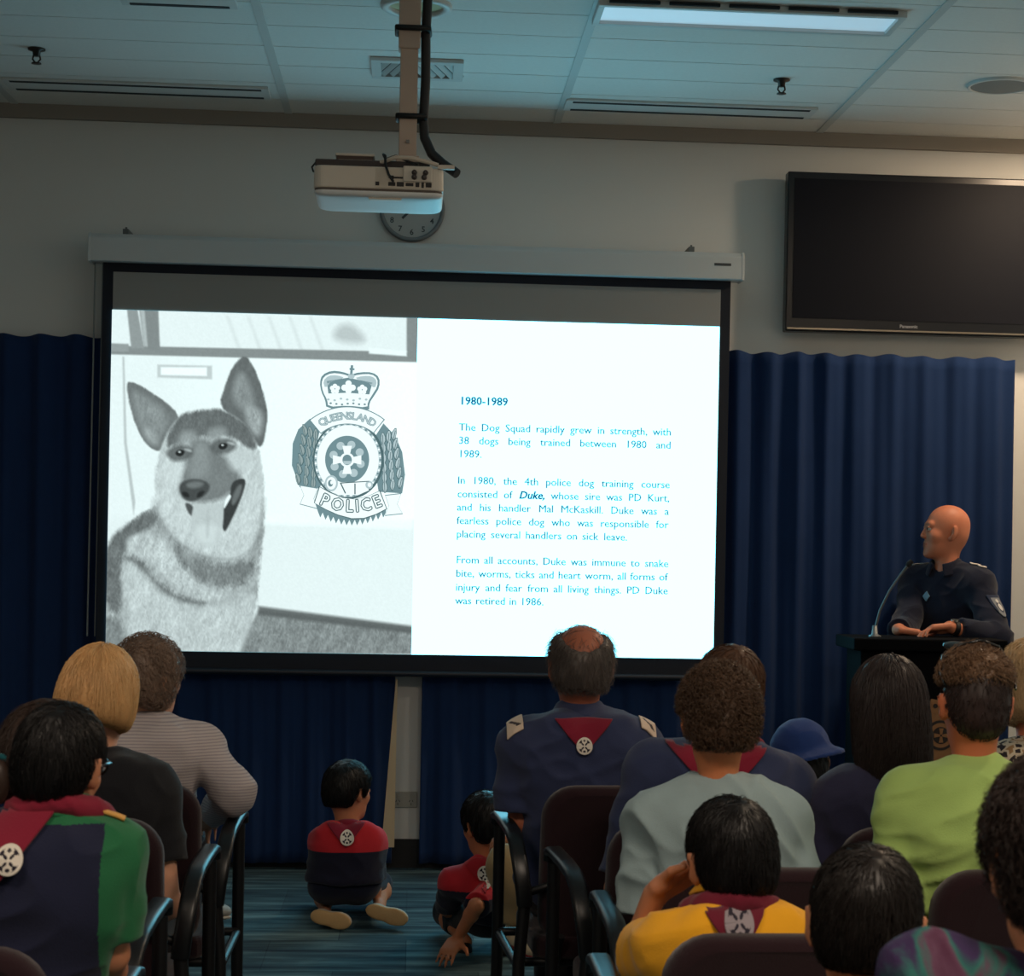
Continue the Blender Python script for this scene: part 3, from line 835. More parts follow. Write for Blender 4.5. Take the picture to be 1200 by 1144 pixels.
for (px, py, lb) in ((916, 93, 'small fire sprinkler hanging from the ceiling left of the television'), (43, 57, 'small fire sprinkler hanging from the ceiling at the upper left corner')):
    c = onZ(px, py, CEIL_Z)
    r = empty('fire_sprinkler', (c[0], c[1], CEIL_Z), 0, lb, 'sprinkler', 'fire sprinklers in the ceiling')
    sm_ = mat('sprinkler_brass', (70, 62, 58), .4, .7)
    f = MB(); f.lathe([(.001, .0), (.034, 0), (.034, -.006), (.016, -.012), (.014, -.03), (.001, -.03)], 20); f.build('escutcheon', sm_, r)
    f = MB()
    for sx in (-1, 1): f.tube([(sx * .012, 0, -.028), (sx * .015, 0, -.042), (sx * .004, 0, -.056)], .0035, 8)
    f.build('frame_arms', sm_, r)
    f = MB(); f.lathe([(.001, -.055), (.018, -.056), (.02, -.060), (.001, -.060)], 16); f.build('deflector', sm_, r)

# ------------------------------------------------------------------ projector on its pole
PD = 5.87
pc = P(445, 213, PD) - np.array([0, 0, .028])
ptop = np.array([pc[0] + .085, pc[1] - .02, CEIL_Z])
r = empty('projector_mount_pole', (ptop[0], ptop[1], 2.647), 0, 'white square pole carrying the projector down from the ceiling', 'pole')
pm = mat('pole_paint', (188, 166, 150), .5)
f = MB(); f.box((0, 0, .565), (.034, .034, .195)); f.build('outer_tube', pm, r, .004)
f = MB(); f.box((0, 0, .21), (.0275, .0275, .22)); f.build('inner_tube', pm, r, .003)
f = MB(); f.lathe([(.001, .750), (.09, .750), (.09, .740), (.04, .728), (.04, .69)], 28); f.build('ceiling_flange', pm, r)
f = MB(); f.box((0, 0, .015), (.036, .036, .022)); f.box((0, .0, -.009), (.07, .06, .006)); f.build('mounting_bracket', pm, r, .003)
for z, s in ((.432, .037), (.160, .030)):
    f = MB()
    ring_ = [(s + .004, s + .004, z), (-s - .004, s + .004, z), (-s - .004, -s - .004, z), (s + .024, -s - .004, z), (s + .024, s + .004, z), (s + .004, s + .004, z)]
    f.tube(ring_, .009, 8); f.build('cable_tie', mat('black_tape', (14, 14, 16), .6), r)
f = MB(); f.box((.0, -.0355, .08), (.005, .003, .005)); f.build('screw', mat('steel', (120, 120, 120), .35, .9), r)
cable_m = mat('black_cable', (20, 22, 26), .5)
f = MB()
f.tube([(.056, 0, .748), (.054, 0, .55), (.05, 0, .42), (.052, 0, .28), (.048, 0, .15), (.052, -.005, .10), (.075, -.01, .05), (.11, -.015, .018), (.14, -.02, -.002), (.155, -.03, -.014)], .0155, 10)
tag(f.build('projector_cable', cable_m, None, loc=(ptop[0], ptop[1], 2.647)), 'thick black cable sleeve running down the projector pole', 'cable')

r = empty('projector', (pc[0], pc[1], pc[2]), 0, 'white ceiling projector hanging upside down above the projection screen', 'projector')
pw, ph_, pd = .198, .046, .15
pb = mat('projector_shell', (214, 204, 190), .4)
def shell(z0, z1, k0, k1, rr):
    """band of the projector body between two heights"""
    f = MB(); out = []
    for z, k in ((z0, k0), ((z0 + z1) / 2, (k0 + k1) / 2), (z1, k1)):
        out.append([(x, y, z) for x, y in rrect(pw * k, pd * k, rr)])
    V = sum(out, []); n = len(out[0]); F = [(i * n + k, i * n + (k + 1) % n, (i + 1) * n + (k + 1) % n, (i + 1) * n + k) for i in range(2) for k in range(n)]
    f.add(V, F + [tuple(range(n))[::-1], tuple(range(2 * n, 3 * n))], 0, False); return f
shell(-.022, .046, 1.0, .995, .03).build('body', pb, r, .004)
shell(-.030, -.021, .985, .985, .03).build('seam', mat('projector_seam', (92, 80, 72), .6), r)
# top cover (hangs downwards), bellied
f = MB(); out = []
for z, k in ((-.029, .995), (-.033, .990), (-.038, .975), (-.042, .95), (-.045, .91), (-.047, .85), (-.048, .4)): out.append([(x, y, z) for x, y in rrect(pw * k, pd * k, .03)])
V = sum(out, []); n = len(out[0]); F = [(i * n + k, i * n + (k + 1) % n, (i + 1) * n + (k + 1) % n, (i + 1) * n + k)[::-1] for i in range(6) for k in range(n)]
f.add(V, F, 0, True); f.add(out[-1], [tuple(range(n))[::-1]])
f.build('cover', mat('projector_cover', (236, 238, 238), .5), r)
f = MB(); f.box((.02, -.125, -.049), (.05, .012, .003)); f.build('latch', pb, r, .002)
f = MB(); f.box((-.02, .0, .058), (.175, .12, .0125)); f.build('underside', mat('projector_underside', (58, 50, 50), .6), r, .004)
f = MB(); f.box((.075, -.1485, .012), (.085, .0025, .030)); f.build('port_panel', mat('port_panel', (206, 194, 178), .5), r, .001)
for x, z, w_, h_ in ((-.004, -.006, .006, .006), (.040, -.006, .011, .006), (.066, -.006, .011, .007), (.094, -.006, .012, .005), (.118, -.006, .006, .007), (.134, -.006, .004, .009), (.152, -.006, .009, .007), (.06, .014, .03, .003), (.04, .014, .006, .006)):
    f = MB(); f.box((x, -.1505, z), (w_, .002, h_)); f.build('port', mat('port_black', (26, 22, 22), .5), r, .0015)
f = MB(); f.box((.118, -.152, .026), (.044, .006, .024)); f.build('connector_block', pb, r, .003)
for x, z in ((.108, .03), (.142, .03), (.108, .016), (.138, .016)):
    f = MB(); f.lathe([(.001, -.013), (.007, -.013), (.009, 0)], 12, (x, -.156, z), 'y'); f.build('connector', mat('connector', (70, 60, 58), .5), r)
f = MB(); f.lathe([(.001, .151), (.034, .151), (.038, .165), (.042, .166), (.042, .148)], 28, (.07, 0, .002), 'y'); f.build('lens', mat('lens_glass', (30, 34, 44), .05), r)
# small extender box sitting on top, cords
r2 = empty('signal_extender_box', (pc[0] - .075, pc[1] - .05, pc[2] + .071), 0, 'small flat beige box lying on top of the projector', 'box')
f = MB(); f.box((0, 0, .020), (.06, .045, .004)); f.build('lid', pb, r2, .002)
f = MB(); f.box((0, 0, .010), (.055, .042, .007)); f.build('case', mat('extender_dark', (74, 58, 50), .6), r2, .001)
f = MB(); f.box((0, 0, .002), (.052, .045, .0025)); f.build('base', pb, r2, .001)
f = MB(); f.tube([(-.133, -.04, .075), (-.16, -.05, .078), (-.195, -.06, .072), (-.208, -.06, .055), (-.203, -.07, .04), (-.18, -.09, .032), (-.165, -.12, .05)], .003, 8)
tag(f.build('loose_cord', cable_m, None, loc=pc), 'thin black cord looping off the left side of the projector', 'cord')
f = MB(); f.tube([(.025, -.10, .066), (.012, -.13, .088), (.018, -.15, .08), (.02, -.156, .05), (.03, -.165, .02), (.045, -.166, -.002)], .0042, 8)
f.tube([(.02, -.12, .075), (.05, -.13, .085), (.09, -.14, .066), (.12, -.15, .055)], .004, 8)
tag(f.build('signal_cable', cable_m, None, loc=pc), 'thin black cords plugged into the back of the projector', 'cable')
f = MB(); f.tube([(-.01, -.10, .064), (.02, -.13, .068), (.05, -.14, .078), (.10, -.15, .075), (.16, -.15, .062), (.18, -.15, .056)], .0065, 8)
f.box((.205, -.15, .05), (.025, .008, .006))
tag(f.build('white_cord', mat('white_cord', (214, 200, 184), .5), None, loc=pc), 'pale plug and cord lying over the right side of the projector', 'cord')

# ------------------------------------------------------------------ wall clock
c = onY(483, 246, WALL_Y)
r = empty('wall_clock', (c[0], WALL_Y, c[2]), 0, 'round grey wall clock half hidden behind the projector', 'clock')
R0 = .148
f = MB(); f.lathe([(.001, 0), (R0 - .01, 0), (R0, -.008), (R0, -.028), (R0 - .008, -.034), (R0 - .018, -.030), (R0 - .02, -.02)], 48, (0, 0, 0), 'y'); f.build('rim', mat('clock_rim', (120, 126, 130), .4), r)
f = MB(); f.disc((0, -.021, 0), R0 - .012, 48, ((1, 0, 0), (0, 0, 1))); f.build('dial', mat('clock_dial', (176, 180, 180), .6), r)
ink = mat('clock_ink', (60, 68, 72), .6)
for k in range(12):
    V, F = text_mesh(str(k or 12), .036, .0006); V = V - (V.max(0) + V.min(0)) / 2
    a = 2 * PI * k / 12
    f = MB(); f.add([(v[0] + .104 * math.sin(a), -.0222, v[1] + .104 * math.cos(a)) for v in V], F); f.build('numeral', ink, r)
for k, (a, L, w_) in enumerate(((math.radians(296), .095, .004), (math.radians(225), .062, .0055))):
    f = MB(); f.box((L / 2 * math.sin(a) * .9, -.024 - .002 * k, L / 2 * math.cos(a) * .9), (w_, .001, L / 2 * 1.1), R=rotm(0, a, 0)); f.build('hour_hand' if k else 'minute_hand', ink, r)
f = MB(); f.lathe([(.001, -.028), (.007, -.028), (.007, -.02)], 14, (0, 0, 0), 'y'); f.build('hub', ink, r)

# ------------------------------------------------------------------ projection screen
SY = WALL_Y - .17                      # plane of the cloth
q0, q1, q2 = onY(105, 272, SY - .05), onY(871, 297, SY - .05), onY(871, 328, SY - .05)
hx0, hx1 = q0[0], q1[0]; hz1 = (q0[2] + q1[2]) / 2; hz0 = (q2[2] + onY(105, 305, SY - .05)[2]) / 2
scr = empty('projection_screen', ((hx0 + hx1) / 2, SY, 0), 0, 'large white pull-down projection screen showing the police dog slide', 'projection screen')
ox = (hx0 + hx1) / 2
def SX(px, py): p = onY(px, py, SY); return (p[0] - ox, p[2])
house_m = mat('screen_housing', (196, 202, 204), .4)
f = MB(); prof = [(-.055, hz0), (.06, hz0), (.10, hz0 + .02), (.10, hz1 - .02), (.06, hz1), (-.04, hz1), (-.055, hz1 - .02)]
f.prism([(0, y, z) for y, z in prof], (hx0 - ox, 0, 0), (hx1 - ox, 0, 0)); hou = f.build('housing', house_m, scr, .004)
for sx in (hx0 - ox, hx1 - ox):
    f = MB(); f.prism([(0, y * 1.02, z + (.003 if z > (hz0 + hz1) / 2 else -.003)) for y, z in prof], (sx - .006, 0, 0), (sx + .006, 0, 0)); f.build('end_cap', house_m, hou, .002)
f = MB(); p = onY(847, 310, SY - .056); f.box((p[0] - ox, -.0555, p[2]), (.038, .001, .006)); f.build('nameplate', mat('nameplate', (62, 66, 70), .4), hou)
for px, py in ((810, 289), (148, 268)):
    p = onY(px, py, SY); f = MB(); f.box((p[0] - ox, .06, hz1 + .012), (.012, .08, .014)); f.box((p[0] - ox, .0, hz1 + .02), (.004, .004, .016)); f.build('hanging_bracket', mat('bracket', (96, 100, 100), .5), hou)
L0, T0 = SX(130, 318 + 20); R1, _ = SX(845, 350); bl = SX(124, 763); br_ = SX(836, 772)
cx0 = (SX(133, 330)[0] + bl[0]) / 2; cx1 = (SX(845, 345)[0] + br_[0]) / 2
cz1 = (SX(133, 318)[1] + SX(845, 340)[1]) / 2; cz0 = (bl[1] + br_[1]) / 2
f = MB(); f.box2((cx0 - .045, .003, cz0 - .085), (cx1 + .045, .006, hz0 + .01)); f.build('masking_border', mat('black_screen_border', (16, 22, 36), .8), scr)
f = MB(); f.box2((cx0, .0, cz0), (cx1, .003, cz1)); f.build('cloth', mat('screen_cloth', (150, 150, 148), .9), scr)
f = MB(); f.tube([(cx0 - .05, .004, cz0 - .085), (cx1 + .05, .004, cz0 - .085)], .014, 12); f.build('weight_bar', mat('screen_bar', (20, 26, 40), .5), scr)
for px in (109, 118):
    p = SX(px, 400); f = MB(); f.tube([(p[0], .02, hz0), (p[0] - .004, .02, cz0 + .06)], .003 if px > 110 else .004, 8); f.build('tension_cord', mat('tension_cord', (120, 128, 130), .4), scr)

# ---- the slide thrown on the cloth
s_l = (SX(131, 365)[0] + SX(124, 763)[0]) / 2; s_r = (SX(843, 381)[0] + SX(836, 772)[0]) / 2
s_t = (SX(131, 365)[1] + SX(843, 381)[1]) / 2; s_b = (SX(124, 763)[1] + SX(836, 771)[1]) / 2
f = MB(); f.box2((s_l, -.0015, s_b), (s_r, -.0008, s_t)); sl = f.build('slide', slidem('slide_white', None, lin=(.95, 3.2, 4.1)), scr)
# photograph half: painted on a fine grid with soft shapes; pa, pb_ = slide coordinates in photo pixels
AW, AH = 354.0, 397.0
GX, GY = 300, 336
aa, bb_ = np.meshgrid(np.linspace(0, AW, GX), np.linspace(0, AH, GY), indexing='ij')
pxs = 131 + aa - .0176 * bb_; pys = 365 + bb_ + .0225 * aa
pts = np.stack([pxs.ravel(), pys.ravel()], 1)
def polyd(poly):
    P_ = np.array(poly, float); d = np.full(len(pts), 1e9); ins = np.zeros(len(pts), bool)
    for i in range(len(P_)):
        a, b_ = P_[i], P_[(i + 1) % len(P_)]; e = b_ - a; w_ = pts - a
        t = np.clip((w_ @ e) / (e @ e + 1e-9), 0, 1); d = np.minimum(d, np.hypot(*(w_ - t[:, None] * e).T))
        c_ = ((a[1] <= pts[:, 1]) != (b_[1] <= pts[:, 1]))
        xi = a[0] + (pts[:, 1] - a[1]) / (b_[1] - a[1] + 1e-12) * e[0]
        ins ^= c_ & (pts[:, 0] < xi)
    return np.where(ins, -d, d)
def curve(poly, it=2):
    P_ = np.array(poly, float)
    for _ in range(it):
        Q = np.roll(P_, -1, 0); P_ = np.stack([.75 * P_ + .25 * Q, .25 * P_ + .75 * Q], 1).reshape(-1, 2)
    return P_
tone = np.full(len(pts), 244.0)
p3 = np.stack([pts[:, 0], pts[:, 1], 0 * pts[:, 0]], 1)
q3 = np.stack([pts[:, 0] + .35 * pts[:, 1], pts[:, 1] - .35 * pts[:, 0], 0 * pts[:, 0]], 1)
fur = (vnoise(q3 * A3((1, .3, 1)), .55, 1) - .5) * .55 + (vnoise(q3 * A3((.8, .4, 1)), .18, 2) - .5) * .45 + (vnoise(p3 * A3((1, .5, 1)), .95, 9) - .5) * .5
def put(poly, val, soft=2.0, op=1.0, smooth=True, noise=0., edge=0.):
    global tone
    d = polyd(curve(poly) if smooth else poly) + edge * fur * 6
    m = np.clip(.5 - d / (2 * soft), 0, 1) * op
    tone = tone * (1 - m) + (val + noise * fur * 60) * m
# van body and window behind the dog
tone += 10 * np.clip((pts[:, 0] - 330) / 150, -1, 1)
put([(120, 608), (490, 618), (490, 750), (120, 730)], 228, 6, .8, False)
put([(300, 604), (490, 612), (490, 622), (300, 614)], 246, 3, .9, False)
put([(300, 716), (490, 741), (490, 770), (270, 770)], 132, 2, 1, False, 1.0)
put([(300, 712), (490, 738), (490, 747), (300, 722)], 92, 2, .9, False)
put([(480, 612), (487, 612), (487, 744), (480, 742)], 226, 3, .8, False)
put([(120, 360), (490, 370), (490, 424), (120, 417)], 232, 1, 1, False)
for k in range(5): put([(262 + 24 * k, 372), (265 + 24 * k, 372), (280 + 24 * k, 412), (276 + 24 * k, 412)], 212, 2, .7, False)
put([(388, 385), (405, 378), (425, 396), (420, 404), (386, 400)], 178, 5, .8)
put([(120, 407), (430, 412), (490, 414), (490, 425), (120, 417)], 136, 1, 1, False)
put([(120, 404), (150, 405), (150, 414), (120, 414)], 150, 1, 1, False)
put([(148, 364), (160, 364), (168, 410), (153, 410)], 146, 1, 1, False); put([(162, 364), (184, 364), (186, 412), (168, 410)], 132, 1, 1, False)
put([(163, 364), (168, 364), (172, 408), (168, 408)], 190, 1, .8, False)
put([(472, 366), (487, 366), (487, 424), (472, 420)], 134, 1, 1, False); put([(428, 408), (472, 412), (472, 418), (428, 415)], 240, 1, 1, False)
put([(183, 429), (246, 430), (246, 446), (183, 444)], 196, 1, 1, False); put([(187, 432), (240, 432), (240, 442), (187, 441)], 246, 1, 1, False)
put([(143, 420), (145, 420), (148, 520), (158, 590), (156, 605), (154, 590), (145, 520)], 176, 1, .8, False)
# dog, drawn in the pixels of an enlarged view
def zp_(poly): return [(105 + x / 2.504, 340 + y / 2.504) for x, y in poly]
def dz_(poly, val, soft=2., op=1., noise=.5, edge=.3): put(zp_(poly), val, soft, op, True, noise, edge)
dz_([(250, 620), (180, 640), (110, 690), (60, 740), (40, 850), (20, 1160), (400, 1160), (440, 1050), (480, 950), (495, 800), (510, 600), (400, 520)], 168, 1.6, 1, .9, .5)
dz_([(70, 720), (110, 690), (185, 640), (200, 690), (130, 720), (85, 800), (100, 930), (70, 960), (40, 900), (30, 800)], 106, 3, .95, .7, .5)
dz_([(30, 960), (80, 960), (120, 1040), (110, 1160), (10, 1160)], 120, 5, .8, .8, .5)
dz_([(110, 720), (200, 715), (250, 790), (330, 880), (400, 900), (340, 925), (250, 880), (180, 800), (105, 765)], 190, 3, .9, 1.2, .6)
dz_([(236, 730), (310, 785), (380, 815), (480, 790), (478, 835), (420, 880), (330, 868), (262, 810)], 122, 4, .95, .9, .8)
dz_([(92, 782), (140, 780), (190, 850), (260, 905), (360, 922), (290, 932), (200, 890), (140, 812)], 116, 3, .9, .8, .7)
dz_([(95, 800), (140, 815), (205, 895), (300, 938), (420, 925), (480, 885), (478, 960), (440, 1050), (400, 1160), (130, 1160), (110, 960)], 194, 5, .9, .9, .5)
dz_([(300, 940), (330, 1000), (310, 1060), (290, 1000)], 182, 6, .6)
dz_([(103, 276), (124, 272), (180, 303), (264, 368), (242, 404), (212, 474), (186, 476), (150, 440), (122, 370)], 112, 1.0, 1, .3, .2)
dz_([(122, 296), (170, 318), (236, 372), (206, 440), (176, 450), (146, 410), (128, 350)], 142, 4, .85, .6, .4)
dz_([(150, 400), (185, 420), (205, 460), (170, 456)], 176, 4, .6, 1.2, .8)
dz_([(440, 195), (462, 205), (492, 270), (514, 355), (512, 400), (496, 476), (466, 430), (440, 395), (372, 346), (388, 290), (410, 230)], 104, 1.0, 1, .3, .2)
dz_([(432, 235), (456, 262), (482, 340), (462, 372), (420, 342), (408, 300)], 146, 4, .85, .6, .4)
dz_([(446, 352), (486, 345), (504, 380), (490, 440), (458, 410)], 178, 4, .8, 1.3, .8)
dz_([(262, 368), (320, 357), (378, 350), (440, 385), (480, 440), (500, 520), (506, 600), (494, 720), (440, 790), (340, 790), (250, 740), (196, 660), (186, 570), (200, 480), (228, 410)], 198, 1.4, 1, .7, .5)
dz_([(236, 404), (264, 366), (320, 356), (378, 350), (440, 385), (474, 425), (484, 474), (448, 462), (420, 438), (382, 428), (352, 436), (320, 430), (290, 440), (262, 448), (226, 470), (222, 440)], 102, 2.4, .97, .5, .4)
dz_([(262, 420), (300, 414), (312, 430), (292, 462), (250, 462)], 152, 4, .85, .4, .3)
dz_([(338, 412), (388, 402), (400, 424), (362, 446), (340, 450)], 156, 4, .8, .4, .3)
dz_([(296, 440), (340, 436), (372, 480), (402, 498), (444, 552), (408, 604), (350, 626), (300, 628), (262, 606), (258, 572), (276, 520), (284, 470)], 118, 4, .95, .3, .2)
dz_([(306, 452), (334, 452), (350, 520), (336, 556), (286, 556), (290, 510)], 146, 5, .75, .3, .2)
dz_([(404, 470), (470, 478), (460, 520), (420, 540), (396, 505)], 196, 5, .9, .4, .3)
dz_([(214, 500), (256, 514), (262, 560), (240, 580), (206, 560)], 206, 5, .8, .4, .3)
for ex, ey, k in ((260, 482, -1), (384, 462, 1)):
    dz_([(ex - 42, ey - 4), (ex - 10, ey - 26), (ex + 34, ey - 20), (ex + 42, ey + 6), (ex + 4, ey + 26), (ex - 30, ey + 20)], 94, 2.6, .9, .2, .1)
    dz_([(ex - 14, ey - 2), (ex, ey - 12), (ex + 17, ey - 6), (ex + 8, ey + 9), (ex - 8, ey + 9)], 40, .8, 1, 0, 0)
    dz_([(ex + 10, ey - 14), (ex + 32, ey - 12), (ex + 36, ey - 2), (ex + 20, ey - 6)], 190, 1.2, .8, 0, 0)
    dz_([(ex - 4, ey - 6), (ex + 3, ey - 7), (ex + 3, ey - 1), (ex - 4, ey - 1)], 226, .6, .9, 0, 0)
dz_([(256, 580), (272, 562), (306, 556), (342, 566), (348, 586), (332, 608), (298, 626), (268, 616)], 74, 1.4, 1, .1, 0)
dz_([(276, 572), (306, 562), (334, 570), (316, 584), (286, 586)], 124, 2, .8, 0, 0)
dz_([(264, 594), (284, 596), (290, 612), (272, 610)], 38, 1.2, .9, 0, 0); dz_([(312, 596), (334, 590), (326, 608), (308, 614)], 40, 1.2, .9, 0, 0)
dz_([(272, 624), (300, 634), (300, 668), (286, 660)], 74, 1.2, .95, 0, 0)
dz_([(408, 570), (432, 556), (452, 558), (446, 592), (424, 648), (402, 694), (390, 716), (380, 690), (384, 646), (406, 612)], 60, 1.0, 1, .1, 0)
dz_([(424, 580), (442, 570), (436, 604), (414, 640), (408, 622)], 112, 1.6, .9, 0, 0)
dz_([(300, 630), (345, 634), (388, 624), (386, 700), (366, 746), (336, 758), (304, 738), (292, 684)], 192, 1.2, 1, .2, 0)
dz_([(304, 690), (378, 690), (362, 742), (334, 754), (308, 734)], 214, 4, .7, 0, 0); dz_([(338, 640), (346, 640), (344, 730), (336, 730)], 176, 2, .6, 0, 0)
dz_([(386, 650), (392, 618), (404, 602), (410, 608), (400, 626)], 246, .8, 1, 0, 0)
dz_([(186, 600), (200, 660), (250, 735), (330, 785), (400, 790), (330, 800), (240, 760), (190, 690)], 140, 6, .6, .8, .8)
dz_([(498, 640), (506, 600), (500, 720), (478, 800), (462, 800), (484, 730)], 128, 4, .6, .6, .4)
dz_([(270, 762), (300, 770), (290, 800)], 170, 6, .5, .9, .5)
tone = np.clip(tone + (vnoise(p3, .7, 6) - .5) * 7, 0, 255) / 255
lin = np.where(tone <= .04045, tone / 12.92, ((tone + .055) / 1.055) ** 2.4)
def sl_xz(a, b_): return s_l + (s_r - s_l) * a / 712.0, s_t - (s_t - s_b) * b_ / 397.0
gx, gz = sl_xz(aa.ravel(), bb_.ravel())
V = np.stack([gx, np.full(len(gx), -.0022), gz], 1)
I = np.arange(GX * GY).reshape(GX, GY)
F = np.stack([I[:-1, :-1], I[:-1, 1:], I[1:, 1:], I[1:, :-1]], -1).reshape(-1, 4)
me = mesh_np(V, F, False)
at = me.color_attributes.new('tone', 'FLOAT_COLOR', 'POINT')
at.data.foreach_set('color', np.stack([lin * .95, lin * 1.12, lin * 1.12, np.ones_like(lin)], 1).astype(np.float32).ravel())
pm_ = bpy.data.materials.new('slide_photo'); pm_.use_nodes = True
nt, N_, L_ = nodes(pm_); N_.clear()
o_ = N_.new('ShaderNodeOutputMaterial'); e_ = N_.new('ShaderNodeEmission'); a_ = N_.new('ShaderNodeVertexColor'); a_.layer_name = 'tone'
L_.new(a_.outputs[0], e_.inputs[0]); e_.inputs[1].default_value = SLIDE_GAIN; L_.new(e_.outputs[0], o_.inputs[0])
tag(link('slide_photograph', me, pm_, sl), 'black and white photograph of an alert shepherd dog')
# ---- badge drawn on the slide
def bpt(cx, cy): # pixel of the enlarged badge view -> slide plane
    px, py = 320 + cx / 5.447, 420 + cy / 5.447
    a = (px - 131) + .0176 * (py - 365); b_ = (py - 365) - .0225 * (px - 131)
    return sl_xz(a, b_)
tilt_ = lambda x, y: (x, y)
class Flat:
    def __init__(s): s.mb = MB()
    def poly(s, pts_, mi, z, smooth=0):
        p_ = curve(pts_, smooth) if smooth else np.array(pts_, float)
        V = [(bpt(x, y)[0], -.0026 - .0004 * z, bpt(x, y)[1]) for x, y in p_]
        from mathutils.geometry import tessellate_polygon
        T_ = tessellate_polygon([[Vector((v[0], v[2], 0)) for v in V]])
        F_ = []
        for t in T_:
            a, b_, c_ = [V[i] for i in t]
            ar = (b_[0] - a[0]) * (c_[2] - a[2]) - (b_[2] - a[2]) * (c_[0] - a[0])
            F_.append(tuple(t) if ar > 0 else tuple(t)[::-1])
        s.mb.add(V, F_, mi)
    def circ(s, cx, cy, rx, ry, mi, z, n=40): s.poly([(cx + rx * math.cos(2 * PI * k / n), cy + ry * math.sin(2 * PI * k / n)) for k in range(n)], mi, z)
    def line(s, pts_, w_, mi, z):
        for (x0, y0), (x1, y1) in zip(pts_[:-1], pts_[1:]):
            L = math.hypot(x1 - x0, y1 - y0) + 1e-6; nx, ny = -(y1 - y0) / L * w_ / 2, (x1 - x0) / L * w_ / 2
            s.poly([(x0 + nx, y0 + ny), (x1 + nx, y1 + ny), (x1 - nx, y1 - ny), (x0 - nx, y0 - ny)], mi, z)
    def text(s, body, cx, cy, rad, a0, a1, size, mi, z, flip=False, outline=0, wmi=1, stretch=1.0):
        """letters along an arc in badge-view pixels; angles in degrees, 0 = up"""
        gl = [text_mesh(ch, size, 0) for ch in body]; wd = [v[:, 0].max() - v[:, 0].min() for v, _ in gl]; gp = .16 * size
        tot = sum(wd) + gp * (len(wd) - 1); x = 0
        for k, (ch, wk) in enumerate(zip(body, wd)):
            V, F = gl[k]; V = V - (V.max(0) + V.min(0)) / 2; V = V * A3((1, stretch, 1))
            an = math.radians(a0 + (a1 - a0) * (x + wk / 2) / tot); x += wk + gp
            ring_ = [(0, 0)] if not outline else [(outline * math.cos(q), outline * math.sin(q)) for q in np.linspace(0, 2 * PI, 8, endpoint=False)] + [(0, 0)]
            for rk, (dx_, dy_) in enumerate(ring_):
                m_, zz = (mi, z) if (rk < len(ring_) - 1 or not outline) else (wmi, z + 1)
                VV = []
                for v in V:
                    x_, y = v[0] + dx_, v[1] + dy_
                    if not flip: X, Y = cx + (rad + y) * math.sin(an) + x_ * math.cos(an), cy - (rad + y) * math.cos(an) + x_ * math.sin(an)
                    else: X, Y = cx + (rad - y) * math.sin(an) + x_ * math.cos(an), cy + (rad - y) * math.cos(an) - x_ * math.sin(an)
                    q_ = bpt(X, Y); VV.append((q_[0], -.0026 - .0004 * zz - .00001 * rk, q_[1]))
                s.mb.add(VV, F, m_)
g = Flat()
W_, G_, D_, Lt, LG_ = 0, 1, 2, 3, 4
# toothed edge under the ribbon
teeth = [(250, 940)]
for k in range(13):
    t = k / 12; x = 280 + 400 * t; y = 985 + 75 * math.sin(PI * (t * .8 + .12)) + 10 * t
    teeth += [(x - 14, y - 24), (x, y + 12), (x + 16, y - 20)]
teeth += [(700, 960), (470, 900)]
g.poly(teeth, G_, 1)
# wreath leaves on both sides
for side in (-1, 1):
    edge = [(215, 390), (140, 460), (105, 550), (100, 690), (150, 830), (270, 835), (300, 800), (240, 640), (275, 470)] if side < 0 else [(680, 420), (755, 500), (800, 605), (818, 750), (800, 870), (650, 860), (640, 800), (690, 650), (630, 500)]
    g.poly(edge, G_, 1)
    for k in range(6):
        for j in range(3):
            t = k / 5
            if side < 0: bx_, by_ = 142 + 46 * j + 44 * t * (1 - j * .35), 826 - 62 * k + 14 * j
            else: bx_, by_ = 782 - 46 * j - 40 * t * (1 - j * .35), 850 - 62 * k + 14 * j
            ln = 104; sx_ = side * (20 - 12 * j); wd = 24
            for sc_, mi_, zz in ((1, D_, 2), (.76, Lt if side > 0 else LG_, 2.5)):
                mx, my = bx_ + sx_ * .45, by_ - ln * .5
                g.poly([(mx + (x - mx) * sc_, my + (y - my) * (.5 + .5 * sc_)) for x, y in ((bx_, by_), (bx_ + wd, by_ - ln * .45), (bx_ + sx_, by_ - ln), (bx_ - wd + 4, by_ - ln * .45))], mi_, zz + .02 * k, 1)
            g.line([(bx_, by_ - 10), (bx_ + sx_ * .7, by_ - ln * .7)], 4, D_, 2.9)
# ring
g.circ(458, 655, 226, 252, D_, 3, 60); g.circ(455, 655, 212, 238, Lt, 4, 60)
for k in range(64):
    a = 2 * PI * k / 64; g.circ(455 + 205 * math.cos(a), 655 + 230 * math.sin(a), 7, 7, W_ if k % 2 else G_, 5, 8)
g.circ(455, 655, 196, 222, W_, 5, 60)
g.circ(450, 652, 140, 152, G_, 6, 50)
for k in range(8):
    a = 2 * PI * k / 8 + .3; g.circ(450 + 90 * math.cos(a), 652 + 98 * math.sin(a), 26, 26, Lt, 7, 14)
for a in range(4):
    ca, sa = math.cos(a * PI / 2), math.sin(a * PI / 2)
    g.poly([(450 + ca * x - sa * y, 655 + sa * x + ca * y) for x, y in ((20, -14), (90, -30), (90, 30), (20, 14))], W_, 8)
g.circ(450, 655, 46, 46, W_, 8, 24); g.circ(450, 655, 30, 34, G_, 9, 24); g.poly([(424, 662), (476, 662), (470, 684), (430, 684)], Lt, 10)
